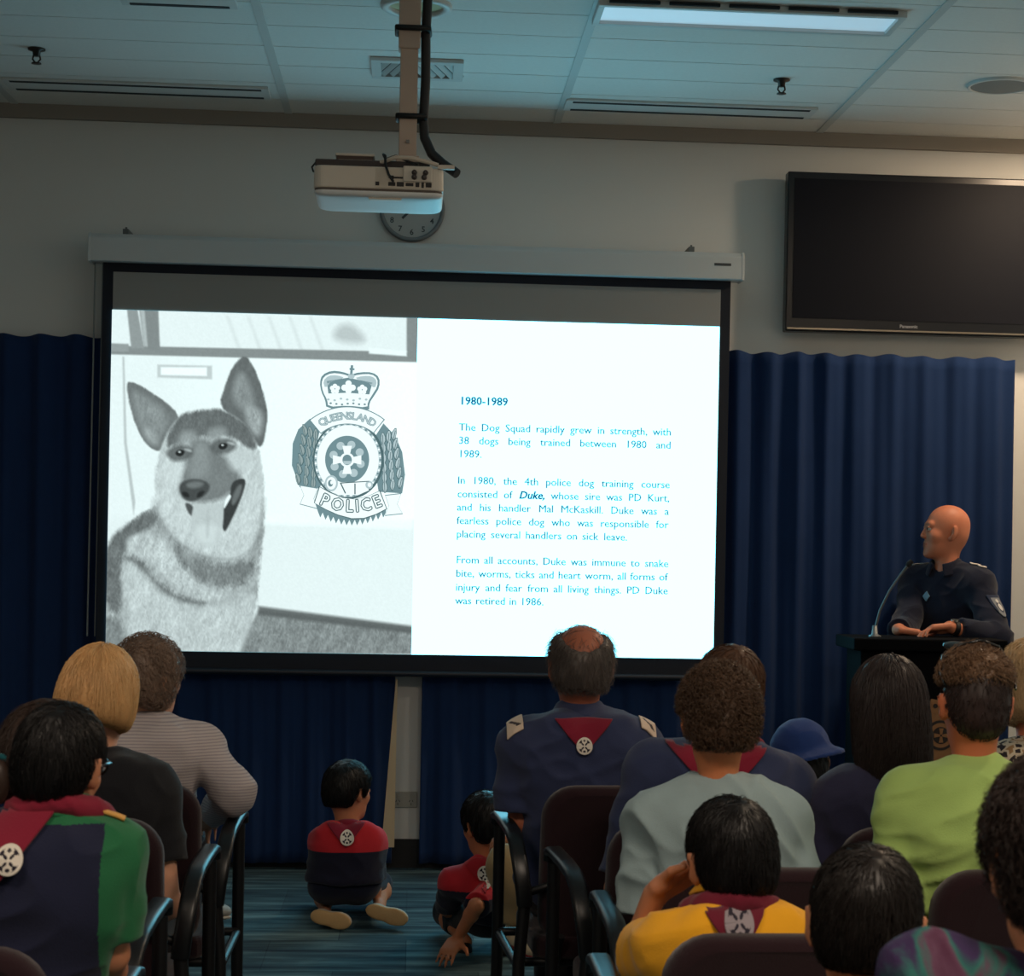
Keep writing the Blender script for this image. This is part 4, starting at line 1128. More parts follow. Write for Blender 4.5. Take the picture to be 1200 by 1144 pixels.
# lower scroll inside ring
g.poly([(330, 800), (560, 796), (590, 850), (520, 880), (400, 880), (345, 860)], W_, 9)
g.line([(410, 806), (440, 870)], 8, D_, 10); g.line([(500, 806), (500, 876)], 8, D_, 10); g.line([(405, 804), (590, 792)], 6, D_, 10)
g.circ(350, 805, 42, 52, Lt, 10, 24); g.circ(350, 805, 30, 40, W_, 11, 24); g.circ(345, 805, 16, 22, G_, 12, 20); g.circ(352, 800, 9, 12, W_, 13, 14)
g.circ(590, 815, 24, 26, Lt, 10, 18); g.circ(592, 815, 12, 14, W_, 11, 14)
# upper name band
def arcband(cx, cy, r0, r1, a0, a1, n=20):
    A_ = [math.radians(a0 + (a1 - a0) * k / n) for k in range(n + 1)]
    return [(cx + r1 * math.sin(a), cy - r1 * math.cos(a)) for a in A_] + [(cx + r0 * math.sin(a), cy - r0 * math.cos(a)) for a in A_[::-1]]
g.poly(arcband(452, 690, 262, 378, -40, 39), G_, 10); g.poly(arcband(452, 690, 268, 372, -39, 38), W_, 11)
g.text('QUEENSLAND', 452, 690, 318, -33, 33, 66, G_, 12, outline=3, wmi=3)
# crown
g.poly([(275, 160), (290, 110), (350, 82), (420, 90), (470, 108), (530, 92), (610, 92), (655, 125), (655, 190), (620, 245), (590, 290), (590, 345), (450, 320), (318, 328), (310, 270), (285, 220)], G_, 5, 1)
g.poly([(286, 165), (300, 122), (350, 98), (420, 104), (470, 122), (530, 106), (605, 104), (642, 132), (642, 185), (610, 235), (580, 285), (578, 320), (450, 306), (330, 316), (322, 268), (296, 220)], W_, 6, 1)
for pl in ([(296, 150), (330, 115), (385, 112), (440, 130), (350, 150), (310, 200)], [(640, 150), (610, 118), (550, 116), (490, 132), (580, 156), (625, 200)]): g.poly(pl, Lt, 7, 1)
g.poly([(320, 150), (455, 128), (610, 160), (590, 235), (450, 225), (330, 230)], G_, 7)
for (x, y) in ((372, 200), (545, 205)):
    for a in range(5):
        t = 2 * PI * a / 5 - PI / 2; g.circ(x + 18 * math.cos(t), y + 18 * math.sin(t), 15, 15, W_, 8, 12)
for (x, y) in ((458, 165), (458, 212), (432, 192), (484, 192), (458, 192)): g.circ(x, y, 20, 20, W_, 8, 14)
for k in range(7):
    g.circ(330 + 40 * k, 268 + 6 * math.sin(k * 2.1), 9, 7, Lt, 8, 10); g.circ(345 + 36 * k, 296 - 4 * math.cos(k * 1.7), 8, 6, G_, 8, 10)
g.line([(475, 108), (480, 48)], 16, G_, 8); g.line([(464, 72), (496, 74)], 12, G_, 8); g.circ(475, 118, 22, 18, Lt, 8, 16)
# POLICE ribbon
for pl in ([(150, 815), (265, 835), (240, 905), (262, 970), (150, 940), (175, 880)], [(690, 880), (795, 868), (770, 940), (805, 1003), (690, 1015), (715, 950)]):
    g.poly(pl, G_, 5); cxm, cym = np.mean(pl, 0); g.poly([(cxm + (x - cxm) * .93, cym + (y - cym) * .92) for x, y in pl], W_, 6)
rib = lambda m: [(300 - 60 * 0 - m + 20 * (1 - t) - 38, 818 - m + 0) for t in (0,)]
top_c = [(272, 822), (340, 862), (420, 896), (500, 906), (580, 888), (660, 850)]
bot_c = [(705, 970), (640, 1006), (560, 1034), (480, 1036), (390, 1010), (310, 972), (240, 930)]
g.poly(top_c + bot_c, D_, 14)
poly_ = np.array(top_c + bot_c, float); cm_ = poly_.mean(0)
g.poly([(cm_[0] + (x - cm_[0]) * .975, cm_[1] + (y - cm_[1]) * .93) for x, y in poly_], W_, 15)
g.text('POLICE', 486, 520, 430, -27, 24, 96, D_, 16, True, 7, 0, 1.15)
bo = g.mb.build('slide_badge', [slidem('slide_badge_white', (240, 255, 255)), slidem('slide_badge_grey', (112, 142, 148)), slidem('slide_badge_dark', (80, 108, 112)), slidem('slide_badge_light', (176, 198, 202)), slidem('slide_badge_mid', (146, 166, 166))], sl)
tag(bo, 'police crest with crown, wreath and ribbon')
# ---- slide text
TX = MB()
txt_m = [slidem('slide_text_teal', (48, 112, 142)), slidem('slide_text_bold', (40, 104, 142))]
def slide_line(words, x0, x1, y0, y1, size=13.6, mi=0, bold=.0):
    """words set between two photo pixels on a baseline"""
    l = onY(x0, y0, SY - .002); r_ = onY(x1, y1, SY - .002) if x1 else None
    k = (s_r - s_l) / 712.0; items = []
    for w_ in words:
        bd = w_.startswith('*'); V, F = text_mesh(w_.strip('*'), size * k, .0012 if bd else bold, .25 if bd else 0.)
        items.append((V, F, V[:, 0].max(), bd))
    tot = sum(i[2] for i in items); z = (l[2] + (r_[2] if x1 else l[2])) / 2 if x1 else l[2]
    gap = .30 * size * k if not x1 else (r_[0] - l[0] - tot) / max(1, len(items) - 1)
    x = l[0] - ox
    for V, F, wd, bd in items:
        for q_, e_ in enumerate((-.0006, .0006)): TX.add([(v[0] + x + e_, -.003 - .0001 * q_, v[1] + z) for v in V], F, 1 if bd else mi)
        x += wd + gap
slide_line(['1980-1989'], 538.5, 594, 474, 475.5, 13.2, 1, .0010)
TX.build('slide_heading', txt_m, sl)
B0 = lambda y: 440 + y / 3
TL = [("The Dog Squad rapidly grew in strength, with", 173, 918, 196, 210), ("38 dogs being trained between 1980 and", 172, 917, 242, 257), ("1989.", 171, None, 288, 0),
      ("In 1980, the 4th police dog training course", 168, 914, 381, 397), ("consisted of *Duke*, whose sire was PD Kurt,", 167, 912, 430, 443), ("and his handler Mal McKaskill. Duke was a", 166, 911, 476, 490), ("fearless police dog who was responsible for", 165, 910, 523, 537), ("placing several handlers on sick leave.", 164, 764, 571, 580),
      ("From all accounts, Duke was immune to snake", 163, 909, 661, 674), ("bite, worms, ticks and heart worm, all forms of", 162, 908, 708, 722), ("injury and fear from all living things. PD Duke", 161, 907, 757, 770), ("was retired in 1986.", 160, 470, 804, 809)]
for k_, (t, a, b_, c_, d_) in enumerate(TL):
    if k_ in (0, 3, 8): TX = MB()
    slide_line([w_ for w_ in t.replace('*Duke*,', '*Duke,').split(' ')], 480 + a / 3, (480 + b_ / 3) if b_ else None, B0(c_), B0(d_) if b_ else 0, 12.6)
    if k_ in (2, 7, 11): TX.build('slide_paragraph', txt_m, sl)

# ------------------------------------------------------------------ television
TY = WALL_Y - .13
a0, a1 = onY(926, 199, TY), onY(920, 383, TY)
tw, th_ = 1.22, (a0[2] - a1[2]) + .012
tcx = a0[0] + tw / 2 - .008; tcz = (a0[2] + a1[2]) / 2 - .012
r = empty('television', (tcx, TY, tcz), 0, 'large black flat television mounted high on the wall at the right', 'television')
f = MB(); f.box((0, .035, 0), (tw / 2, .035, th_ / 2)); f.build('casing', mat('tv_gloss', (12, 15, 22), .3, spec=.4), r, .006, 3)
f = MB(); f.box((0, -.001, .014), (tw / 2 - .03, .002, th_ / 2 - .045)); f.build('screen', mat('tv_panel', (9, 13, 24), .55, spec=.15), r)
f = MB(); f.box((0, -.003, -th_ / 2 + .012), (tw / 2 - .006, .004, .004)); f.build('trim_strip', mat('tv_trim', (150, 140, 126), .25, .8), r)
V, F = text_mesh('Panasonic', .021, .0006); V = V - (V.max(0) + V.min(0)) / 2
p = onY(1065, 376, TY)
f = MB(); f.add([(v[0] + p[0] - tcx, -.0012, v[1] - th_ / 2 + .035) for v in V], F); f.build('logo', mat('tv_logo', (150, 152, 156), .3, .5), r)
f = MB(); f.box((0, .095, 0), (.2, .034, .14)); f.build('wall_mount', dark_m, r, .004)

# ------------------------------------------------------------------ curtains
cur_m = mat('navy_curtain', (30, 52, 92), .85, bump=.4, bscale=420, var=.12, vscale=5, sheen=.05, spec=.1)
lin_m = mat('curtain_lining', (196, 176, 146), .9)
def curtain(name, x0, x1, z0, z1, label, seed, edge_shift=0., y=WALL_Y - .075, end=0):
    nx = int((x1 - x0) / .008); nz = 44
    u = np.linspace(0, 1, nx); v = np.linspace(0, 1, nz)
    U, Vv = np.meshgrid(u, v, indexing='ij')
    X = x0 + (x1 - x0) * U
    X = X - edge_shift * (1 - Vv) * np.clip((U - .8) / .2, 0, 1)
    w_ = 2 * PI * X / .155 + 1.6 * np.sin(X * 2.3 + seed) + .5 * np.sin(X * 5.1 + seed * 2)
    am = .015 + .007 * np.sin(X * 3.7 + seed)
    Y = y - am * np.sin(w_) - .006 * np.sin(2.3 * w_ + Vv * 2) * (1 - Vv * .5)
    Y += (.004 * np.sin(w_ * .5 + 9 * Vv))
    Z = z0 + (z1 - z0) * Vv + (.005 * np.sin(w_ + .8) + .003 * np.sin(w_ * .37)) * (Vv > .9) * ((Vv - .9) / .1)
    me = mesh_np(np.stack([X, Y, Z], -1).reshape(-1, 3), None if False else np.stack([np.arange(nx * nz).reshape(nx, nz)[:-1, :-1], np.arange(nx * nz).reshape(nx, nz)[1:, :-1], np.arange(nx * nz).reshape(nx, nz)[1:, 1:], np.arange(nx * nz).reshape(nx, nz)[:-1, 1:]], -1).reshape(-1, 4))
    r_ = empty(name, ((x0 + x1) / 2, y, 0), 0, label, 'curtain', None)
    me.transform(Matrix.Translation((-(x0 + x1) / 2, -y, 0)))
    o = link('drape', me, cur_m, r_); s_ = o.modifiers.new('solidify', 'SOLIDIFY'); s_.thickness = .004
    f = MB(); f.box2((x0 - (x0 + x1) / 2, .035, z1 - .10), (x1 - (x0 + x1) / 2, .074, z1 - .06)); f.build('curtain_track', mat('track', (60, 62, 66), .5), r_, .003)
    return r_, (x0 + x1) / 2
cy_ = WALL_Y - .075
xr = onY(463, 800, cy_)[0]; zt = onY(60, 393, cy_)[2]
cr, cxm = curtain('navy_curtain', -4.3, xr, .03, zt, 'navy pleated curtain hanging left of and below the projection screen', 1.0, .0)
g0, g1, g2, g3 = onY(464, 796, cy_ - .03), onY(447, 992, cy_ - .03), onY(462, 992, cy_ - .03), onY(466, 796, cy_ - .03)
f = MB(); f.prism([(p[0] - cxm, -.045 - .012 * (i in (1, 2)), p[2]) for i, p in enumerate((g0, g1, g2, g3))], (0, 0, 0), (0, .004, 0)); tag(f.build('turned_edge', lin_m, cr), 'pale lining of the curtain edge turned outwards')
x0_ = onY(494, 850, cy_)[0]; x1_ = onY(1187, 600, cy_)[0]
curtain('navy_curtain', x0_, x1_, .03, onY(1000, 416, cy_)[2], 'navy pleated curtain hanging right of the screen behind the lectern', 2.2)
# double power point on the wall between the curtains
c = onY(474, 937, WALL_Y)
r = empty('power_outlet', (c[0], WALL_Y, c[2]), 0, 'white double power outlet low on the wall between the two curtains', 'power outlet')
f = MB(); f.box((0, -.005, 0), (.058, .005, .036)); f.build('faceplate', mat('outlet_plate', (168, 166, 158), .5), r, .003)
for sx in (-1, 1):
    f = MB(); f.box((sx * .03, -.011, .018), (.006, .002, .010)); f.build('switch', mat('outlet_plate', (168, 166, 158), .5), r, .001)
    f = MB()
    for (dx, dz, an) in ((-.007, -.006, .5), (.007, -.006, -.5), (0, -.02, 0)): f.box((sx * .03 + dx, -.0102, dz), (.0012, .0005, .005), R=rotm(0, an, 0))
    f.build('socket', dark_m, r)

# ------------------------------------------------------------------ lectern and microphone
LD = 7.72
l0, l1 = P(1001, 748, LD), P(1186, 748, LD)
lw = (l1[0] - l0[0]) / 2; lx = (l0[0] + l1[0]) / 2; ly = l0[1] + .17; lz = l0[2]
lect = empty('lectern', (lx, ly, 0), 0, 'black lectern with a gold police crest in front of the speaker', 'lectern')
blk = mat('lectern_black', (8, 8, 11), .85, spec=.08)
f = MB(); f.prism([(0, -.17, lz - .05), (0, -.17, lz), (0, .17, lz + .0), (0, .17, lz - .05)], (-lw, 0, 0), (lw, 0, 0)); f.build('top', blk, lect, .006)
f = MB(); f.box2((-lw + .04, -.125, .06), (lw - .04, .13, lz - .05)); f.build('body', blk, lect, .006)
f = MB(); f.box2((-lw + .01, -.155, 0), (lw - .01, .15, .06)); f.build('base', blk, lect, .006)
cc = onY(1102, 858, ly - .13)
ex, ez = cc[0] - lx, cc[2]
f = MB(); Sg = .135
def gf(pts_, y, mi): 
    V = [(ex + x * Sg, y, ez + z * Sg) for x, z in pts_]; f.prism(V, (0, .004, 0), (0, 0, 0), mi)
cirp = lambda r, n=28, cx=0, cz=0, k=1: [(cx + r * math.cos(2 * PI * i / n), cz + r * k * math.sin(2 * PI * i / n)) for i in range(n)]
gf(cirp(.62, 36, 0, -.12, 1.1), -0.129, 0)
for k in range(22):
    a = 2 * PI * k / 22; gf(cirp(.12, 10, .66 * math.cos(a), -.12 + .72 * math.sin(a)), -0.130, 0)
gf(cirp(.46, 30, 0, -.1), -0.135, 1); gf(cirp(.38, 30, 0, -.1), -0.137, 0); gf(cirp(.26, 24, 0, -.1), -0.140, 1)
for a in range(4):
    ca, sa = math.cos(a * PI / 2), math.sin(a * PI / 2); gf([(ca * x - sa * z, -.1 + sa * x + ca * z) for x, z in ((.03, -.03), (.22, -.07), (.22, .07), (.03, .03))], -0.143, 0)
gf([(-.26, .56), (-.4, .82), (-.3, 1.02), (0, .96), (.3, 1.02), (.4, .82), (.26, .56)], -0.131, 0)
for k in (-1, 0, 1): gf(cirp(.07, 10, k * .18, .80), -0.136, 1)
gf(cirp(.05, 8, 0, 1.06), -0.133, 0)
gf([(-.62, -.62), (-.56, -.9), (0, -1.04), (.56, -.9), (.62, -.62), (0, -.8)], -0.137, 0)
f.build('crest', [mat('crest_gold', (150, 104, 66), .5, .3), mat('crest_dark', (40, 28, 24), .7)], lect)
mb_ = onY(1025, 742, ly - .08)
r = empty('gooseneck_microphone', (mb_[0], ly - .08, lz), 0, 'thin gooseneck microphone rising from the left end of the lectern', 'microphone')
mt = onY(1067, 660, ly - .08); dx, dz = mt[0] - mb_[0], mt[2] - lz
mm = mat('mic_metal', (96, 98, 100), .35, .7)
f = MB(); f.lathe([(.001, .0), (.026, 0), (.026, .008), (.014, .014), (.010, .05), (.001, .05)], 18, (0, 0, 0)); f.build('base', mat('mic_base', (120, 124, 126), .4, .5), r)
ps = [(0, 0, .03), (.008, 0, .06), (dx * .14, 0, dz * .36), (dx * .40, 0, dz * .62), (dx * .70, 0, dz * .83), (dx * .92, 0, dz * .97)]
f = MB(); f.tube(ps, .0055, 10); f.build('gooseneck', mm, r)
f = MB(); f.tube([(dx * .90, 0, dz * .955), (dx * .96, 0, dz * .99), (dx * 1.04, 0, dz * 1.03)], [.009, .013, .010], 12); f.build('capsule', mat('mic_foam', (24, 24, 26), .9), r)

# ------------------------------------------------------------------ stackable armchairs
maroon = mat('maroon_upholstery', (38, 19, 25), .9, bump=.4, bscale=300, var=.15, vscale=10, sheen=.2, spec=.2)
black_p = mat('black_plastic', (16, 17, 20), .36, spec=.5)
black_f = mat('black_frame', (14, 14, 17), .45)
def chair_proto():
    r = empty('armchair', (0, 0, 0))
    f = MB(); f.prism([(x, y + .0, .40) for x, y in rrect(.235, .225, .06)], (0, 0, 0), (0, 0, .062)); f.build('seat', maroon, r, .018, 4)
    f = MB(); nx_ = 14; out = rrect(.222, .215, .085, 7)
    tl = math.radians(-9)
    for (y, k) in ((-.030, .955), (-.022, 1.0), (.012, 1.0), (.030, .93)):
        pass
    layers = []
    for (y, k) in ((-.034, .90), (-.030, .965), (-.016, 1.0), (.014, 1.0), (.030, .95), (.036, .85)):
        layers.append([(x * k, -.215 + y + .16 * (x * k) ** 2 * 2.2 - z * k * math.sin(-tl) * 1.0, .645 + z * k) for x, z in out])
    n = len(out); V = sum(layers, [])
    F = [(i * n + k, i * n + (k + 1) % n, (i + 1) * n + (k + 1) % n, (i + 1) * n + k) for i in range(5) for k in range(n)]
    f.add(V, F, 0, True); f.add(layers[0], [tuple(range(n))[::-1]], 0, False); f.add(layers[-1], [tuple(range(n))], 0, False)
    f.build('backrest', maroon, r)
    for sx in (-1, 1):
        f = MB(); f.tube([(sx * .285, .215, 0), (sx * .282, .212, .30), (sx * .282, .205, .69)], .0165, 12); f.build('leg', black_f, r)
        f = MB(); f.tube([(sx * .285, -.27, 0), (sx * .278, -.235, .40), (sx * .262, -.235, .60)], .0165, 12); f.build('leg', black_f, r)
        f = MB()
        pa = [(sx * .283, .24, .690), (sx * .284, .235, .712), (sx * .284, .19, .722), (sx * .285, .0, .725), (sx * .285, -.12, .722), (sx * .284, -.19, .705), (sx * .28, -.235, .66), (sx * .272, -.25, .60), (sx * .266, -.245, .55)]
        V = []; F = []
        prof = rrect(.021, .0125, .010, 3); m = len(prof)
        for i, p in enumerate(pa):
            t = A3(pa[min(i + 1, len(pa) - 1)]) - A3(pa[max(i - 1, 0)]); t = nrm(t); u = A3((1., 0, 0)); v = np.cross(t, u); v = nrm(v)
            for (a, b) in prof: V.append(A3(p) + u * a + v * b)
        for i in range(len(pa) - 1):
            for k in range(m): F.append((i * m + k, i * m + (k + 1) % m, (i + 1) * m + (k + 1) % m, (i + 1) * m + k))
        f.add(V, F, 0, True); f.add(V[:m], [tuple(range(m))]); f.add(V[-m:], [tuple(range(m))[::-1]])
        f.build('armrest', black_p, r)
    f = MB()
    f.tube([(-.282, .19, .392), (.282, .19, .392)], .012, 10); f.tube([(-.278, -.19, .392), (.278, -.19, .392)], .012, 10)
    for sx in (-1, 1):
        f.tube([(sx * .28, .21, .388), (sx * .278, -.235, .388)], .012, 10)
        f.tube([(sx * .262, -.235, .58), (sx * .20, -.232, .60)], .011, 8); f.tube([(sx * .18, -.21, .388), (sx * .17, -.245, .47)], .012, 8)
    f.build('seat_frame', black_f, r)
    return r
CH0 = chair_proto(); ch_first = [True]
def chair(px, d, label, dy=0., rz=0.):
    p = P(px, 640, d)
    if ch_first[0]: r = CH0; ch_first[0] = False
    else:
        r = CH0.copy(); COL.objects.link(r)
        for c_ in CH0.children:
            k = c_.copy(); COL.objects.link(k); k.parent = r
    r.location = (p[0], p[1] + dy, 0); r.rotation_euler = (0, 0, rz)
    tag(r, label, 'chair', 'maroon armchairs of the audience')
    return r
khaki = fabric('khaki_cloth', (186, 158, 116))
navy = fabric('navy_shirt', (52, 60, 92)); navy_d = fabric('navy_dark', (28, 30, 50)); maroon_s = fabric('maroon_scarf', (128, 28, 50))
badge_m = [fabric('badge_cream', (226, 218, 206)), fabric('badge_ink', (44, 40, 52))]

# ------------------------------------------------------------------ the audience (left block)
TAN = ('skin_tan', (196, 132, 98)); FAIR = ('skin_fair', (222, 164, 134)); BRN = ('skin_brown', (158, 104, 74))
shorts_m = fabric('navy_shorts', (24, 28, 46))
# woman in the striped top, curly brown hair, front-left
stripe = mat('striped_knit', (214, 204, 200), .9, bump=.3, bscale=300, spec=.2)
nt = stripe.node_tree; tc = nt.nodes.new('ShaderNodeTexCoord'); wv = nt.nodes.new('ShaderNodeTexWave'); wv.bands_direction = 'Z'; wv.inputs['Scale'].default_value = 40
wv.inputs['Distortion'].default_value = .6; wv.inputs['Detail'].default_value = 1
rp = nt.nodes.new('ShaderNodeValToRGB'); rp.color_ramp.elements[0].color = (*srgb((158, 150, 156)), 1); rp.color_ramp.elements[1].color = (*srgb((190, 180, 180)), 1); rp.color_ramp.elements[0].position = .15; rp.color_ramp.elements[1].position = .5
nt.links.new(tc.outputs['Object'], wv.inputs['Vector']); nt.links.new(wv.outputs['Fac'], rp.inputs[0]); nt.links.new(rp.outputs[0], nt.nodes['Principled BSDF'].inputs['Base Color'])
chair(154, 5.02, 'maroon armchair under the woman in the pale striped top')
w3 = person('woman with curly brown hair in a pale striped long-sleeved top, elbow on her chair arm', P(178, 744, 5.05), hs=.86, ts=.92, sw=.14, neck=(0, -.04, -.125), lean=(.05, .02), head=(-42, 2, 6), cell=.008, skin_c=FAIR,
    hair=dict(style='wavy', mat=('wavy_brown_hair', (134, 112, 98)), th=.011, drop=.075, n=1600, len=.075, curl=.006, loops=1.3, steps=8, bump=.010, bs=45, lift=.009, jit=.6),
    shirt=dict(mats=[stripe], sleeve=1.92, seed=4, amp=.007), arm={1: dict(el=P(276, 930, 5.0), wr=P(250, 952, 5.32), f=(-.3, .8, -.5), curl=.8)},
    legs=dict(mat=fabric('dark_jeans', (36, 40, 54)), an={1: P(232, 1052, 5.75), -1: P(195, 1190, 5.6)}, kn={1: P(222, 958, 5.52)}, toe={1: P(258, 1062, 5.86)}, shoe=[mat('grey_shoe', (150, 148, 142), .7), mat('pale_sole', (190, 182, 168), .7)]))
# blonde woman in black
chair(101, 4.42, 'maroon armchair under the blonde woman in the black top')
def yoke_green(c, sk): return np.zeros(len(c))
w2 = person('woman with a straight blonde bob in a black short-sleeved top', P(124, 754, 4.45), hs=.95, ts=.92, sw=.130, neck=(0, -.04, -.138), lean=(.02, -.02), head=(-6, -2, 5), cell=.007, skin_c=FAIR,
    hair=dict(style='bob', mat=('blonde_hair', (226, 180, 124), .42, .3), th=.015, drop=.075, n=2600, len=.13, lift=.003, bump=.0015, bs=60, jit=.10, steps=6, w=.0012),
    shirt=dict(mats=[fabric('black_top', (26, 27, 32))], sleeve=.62, seed=8), legs=dict(mat=fabric('black_trousers', (28, 28, 32))))
# child with the teal hair tie
chair(12, 3.73, 'maroon armchair under the child with dark brown hair and a teal hair tie')
kid = person('child with dark brown hair and teal hair tie, mostly hidden by the boy in glasses', P(58, 822, 3.76), hs=.93, ts=.80, sw=.11, lean=(.02, -.02), head=(0, -6, 0), cell=.008, skin_c=TAN,
    hair=dict(style='bob', mat=('dark_brown_hair', (58, 44, 38)), th=.018, drop=.075, n=1800, len=.09, lift=.010, bump=.004, jit=.3), shirt=dict(mats=[maroon_s], sleeve=.6, seed=3), legs=dict(mat=shorts_m, k=.8))
f = MB(); f.tube([kid['T']((-.074 + .020 * math.cos(a), -.112, .002 + .020 * math.sin(a))) for a in np.linspace(0, 2 * PI, 13)], .007, 8); f.build('hair_tie', fabric('teal_band', (24, 84, 92)), kid['root'])
f = El(kid['T']((-.074, -.128, -.03)), (.022, .022, .045), .02); V, F = field_mesh([f], .005); link('hair_tail', mesh_np(V, F), MATS['dark_brown_hair'], kid['root'])
# person in the yellow cap at the left edge
chair(-92, 5.02, 'maroon armchair at the far left edge under the person in yellow')
yc = person('person in a yellow cap at the left edge of the picture', P(-35, 838, 5.05), hs=.94, ts=.8, sw=.13, lean=(.06, .0), head=(-20, 0, 6), cell=.009, skin_c=FAIR, hair=dict(style='short', mat=('brown_hair', (96, 76, 62)), n=600),
    shirt=dict(mats=[fabric('yellow_shirt', (226, 172, 40))], sleeve=.6), hairtop=.022)
HT = yc['T']
cap = [El(HT((0, -.01, .045)), (.089, .107, .090), .02, yc['R']), Pl(HT((0, 0, .032)), yc['R'] @ A3((0, .1, -1)), .01), Ca(HT((-.03, .09, .038)), HT((-.02, .15, .03)), .05, .045, .01), ]
cap = [El(HT((0, -.01, .045)), (.091, .109, .092), .02, yc['R']), Pl(HT((0, 0, .028)), yc['R'] @ A3((0, .1, -1)), .01)]
co = sdf_obj('cap', cap, .006, fabric('yellow_cap', (236, 196, 50)), yc['root'])
sdf_obj('brim', [El(HT((0, .11, .034)), (.075, .07, .008), .01, yc['R'])], .005, MATS['yellow_cap'], co)
# boy in glasses
chair(-62, 3.10, 'maroon armchair at the lower left corner under the boy in the green-shouldered shirt')
grn = fabric('green_cloth', (36, 104, 66)); grn_nav = fabric('navy_cub_shirt', (30, 34, 58))
def cub(c, sk):
    N = sk['n']; sh = sk['sh']
    return (((c[:, 2] > N[2] - .012) & (c[:, 0] > N[0] - .03) & (c[:, 1] > -.30)) | (c[:, 0] > sh[1][0] + .004) | (c[:, 0] < sh[-1][0] + .012)).astype(int)
c4 = person('boy with black hair and glasses in a navy and green shirt with a maroon neckerchief', P(82, 821, 3.12), hs=.80, neck=(0, -.045, -.085), ts=.82, sw=.118, lean=(.08, .02), head=(-14, -8, 4), cell=.006, skin_c=TAN, shx=-.035,
    hair=dict(style='short', mat=('black_hair', (20, 18, 19)), th=.008, n=2600, len=.05, lift=.005, bump=.003, jit=.3, line=[(y, z - .014 * (y < -.03)) for y, z in SHORTLINE]), hairtop=.012,
    shirt=dict(mats=[grn_nav, grn], sleeve=.85, paint=cub, cell=.0036, seed=12, amp=.008, cuff=.064), arm={1: dict(el=P(128, 1118, 3.08), wr=P(122, 1190, 3.35))},
    legs=dict(mat=shorts_m, len=.9, k=.85), bare_legs=True)
collar(c4, grn, top=.030, flare=.03)
scarf(c4, maroon_s, badge_m, w=.11, hgt=.14, zc=-.006, xslide=-.085, rad=.026, roll=.022, bz=-.2, badge=.022)
decal('shoulder_piping', c4['so'], c4['sh'][1] + A3((.0, -.02, .3)), (.030, 0, 0), (0, .006, 0), (0, 0, -1), 24, 8, lambda a, b: np.abs(b) < .98, fabric('yellow_piping', (214, 160, 84)), c4['root'], off=.004, thick=.006)
def glasses(sk, fr, lens):
    T, R, hs, root = sk['T'], sk['R'], sk['hs'], sk['root']
    f = MB()
    for sd in (-1, 1):
        f.tube([T((sd * .033 + .026 * math.cos(a), .116 - .012 * abs(math.cos(a)) * (math.cos(a) * sd > 0), .012 + .020 * math.sin(a))) for a in np.linspace(0, 2 * PI, 21)], .0025, 8)
        f.tube([T((sd * .060, .106, .020)), T((sd * .078, .07, .020)), T((sd * .083, .02, .016)), T((sd * .084, -.012, .006)), T((sd * .080, -.028, -.014))], .0026, 8)
    f.tube([T((-.010, .118, .016)), T((0, .121, .019)), T((.010, .118, .016))], .0024, 8)
    g_ = f.build('glasses', fr, root)
    for sd in (-1, 1):
        q = MB(); V = [T((sd * .033 + .024 * math.cos(a), .114 - .006 * abs(math.cos(a)), .012 + .018 * math.sin(a))) for a in np.linspace(0, 2 * PI, 20, endpoint=False)]
        q.add(V, [tuple(range(20))]); q.build('lens', lens, g_, solid=.0015)
glass = bpy.data.materials.new('spectacle_lens'); glass.use_nodes = True
gb = glass.node_tree.nodes['Principled BSDF']; gb.inputs['Transmission Weight'].default_value = 1; gb.inputs['Roughness'].default_value = .02; gb.inputs['IOR'].default_value = 1.45; gb.inputs['Base Color'].default_value = (.9, .98, 1, 1)
glasses(c4, mat('black_glasses', (18, 20, 24), .2, spec=.7), glass)

# ------------------------------------------------------------------ children on the floor in front
red = fabric('red_cloth', (196, 42, 52)); nav_j = fabric('navy_joey_shirt', (30, 30, 48))
cream = mat('cream_sole', (206, 164, 112), .75, bump=.3, bscale=150); shoe_w = mat('pale_shoe', (196, 186, 168), .7)
def joey(c, sk):
    N = sk['n']; return (c[:, 2] > N[2] - .078).astype(int)
d7 = 7.28
f7 = person('boy kneeling on the floor in a red-shouldered navy shirt, shoe soles towards us', P(411, 891, d7), hs=.88, ts=.68, sw=.086, wide=1.18, lean=(.01, .0), head=(-48, -4, 0), rz=math.radians(4), pose='floor', zp=.165, cell=.0075, skin_c=TAN,
    hair=dict(style='short', mat=('black_hair', (20, 18, 19)), th=.016, n=1500, len=.055, lift=.006), group='children sitting on the carpet',
    shirt=dict(mats=[nav_j, red], sleeve=.95, paint=joey, seed=21, hem=.005, amp=.006, cuff=.07, i=.016),
    arm={-1: dict(wr=P(392, 1050, d7 - .0) + A3((0, .20, 0)), pole=(-.1, -.6, -.5)), 1: dict(wr=P(432, 1048, d7) + A3((0, .20, 0)), pole=(.1, -.6, -.5))},
    legs=dict(mat=shorts_m, len=.98, k=.72, kn={-1: P(385, 1062, d7) + A3((-.03, .30, .0)), 1: P(440, 1058, d7) + A3((.02, .30, .02))},
              an={-1: P(381, 1074, d7 - .08), 1: P(444, 1068, d7 - .06)}, toe={-1: P(418, 1081, d7 - .13), 1: P(490, 1080, d7 - .10)}, sole={-1: (-.0, -1, .10), 1: (.0, -1, .12)}, shoe=[shoe_w, cream]), bare_legs=True)
scarf(f7, maroon_s, badge_m, w=.088, hgt=.10, zc=.012, rad=.016, roll=.020, badge=.026, bz=-.35, xslide=-.012)
d8 = 6.78
hw = P(527, 1119, 6.60)
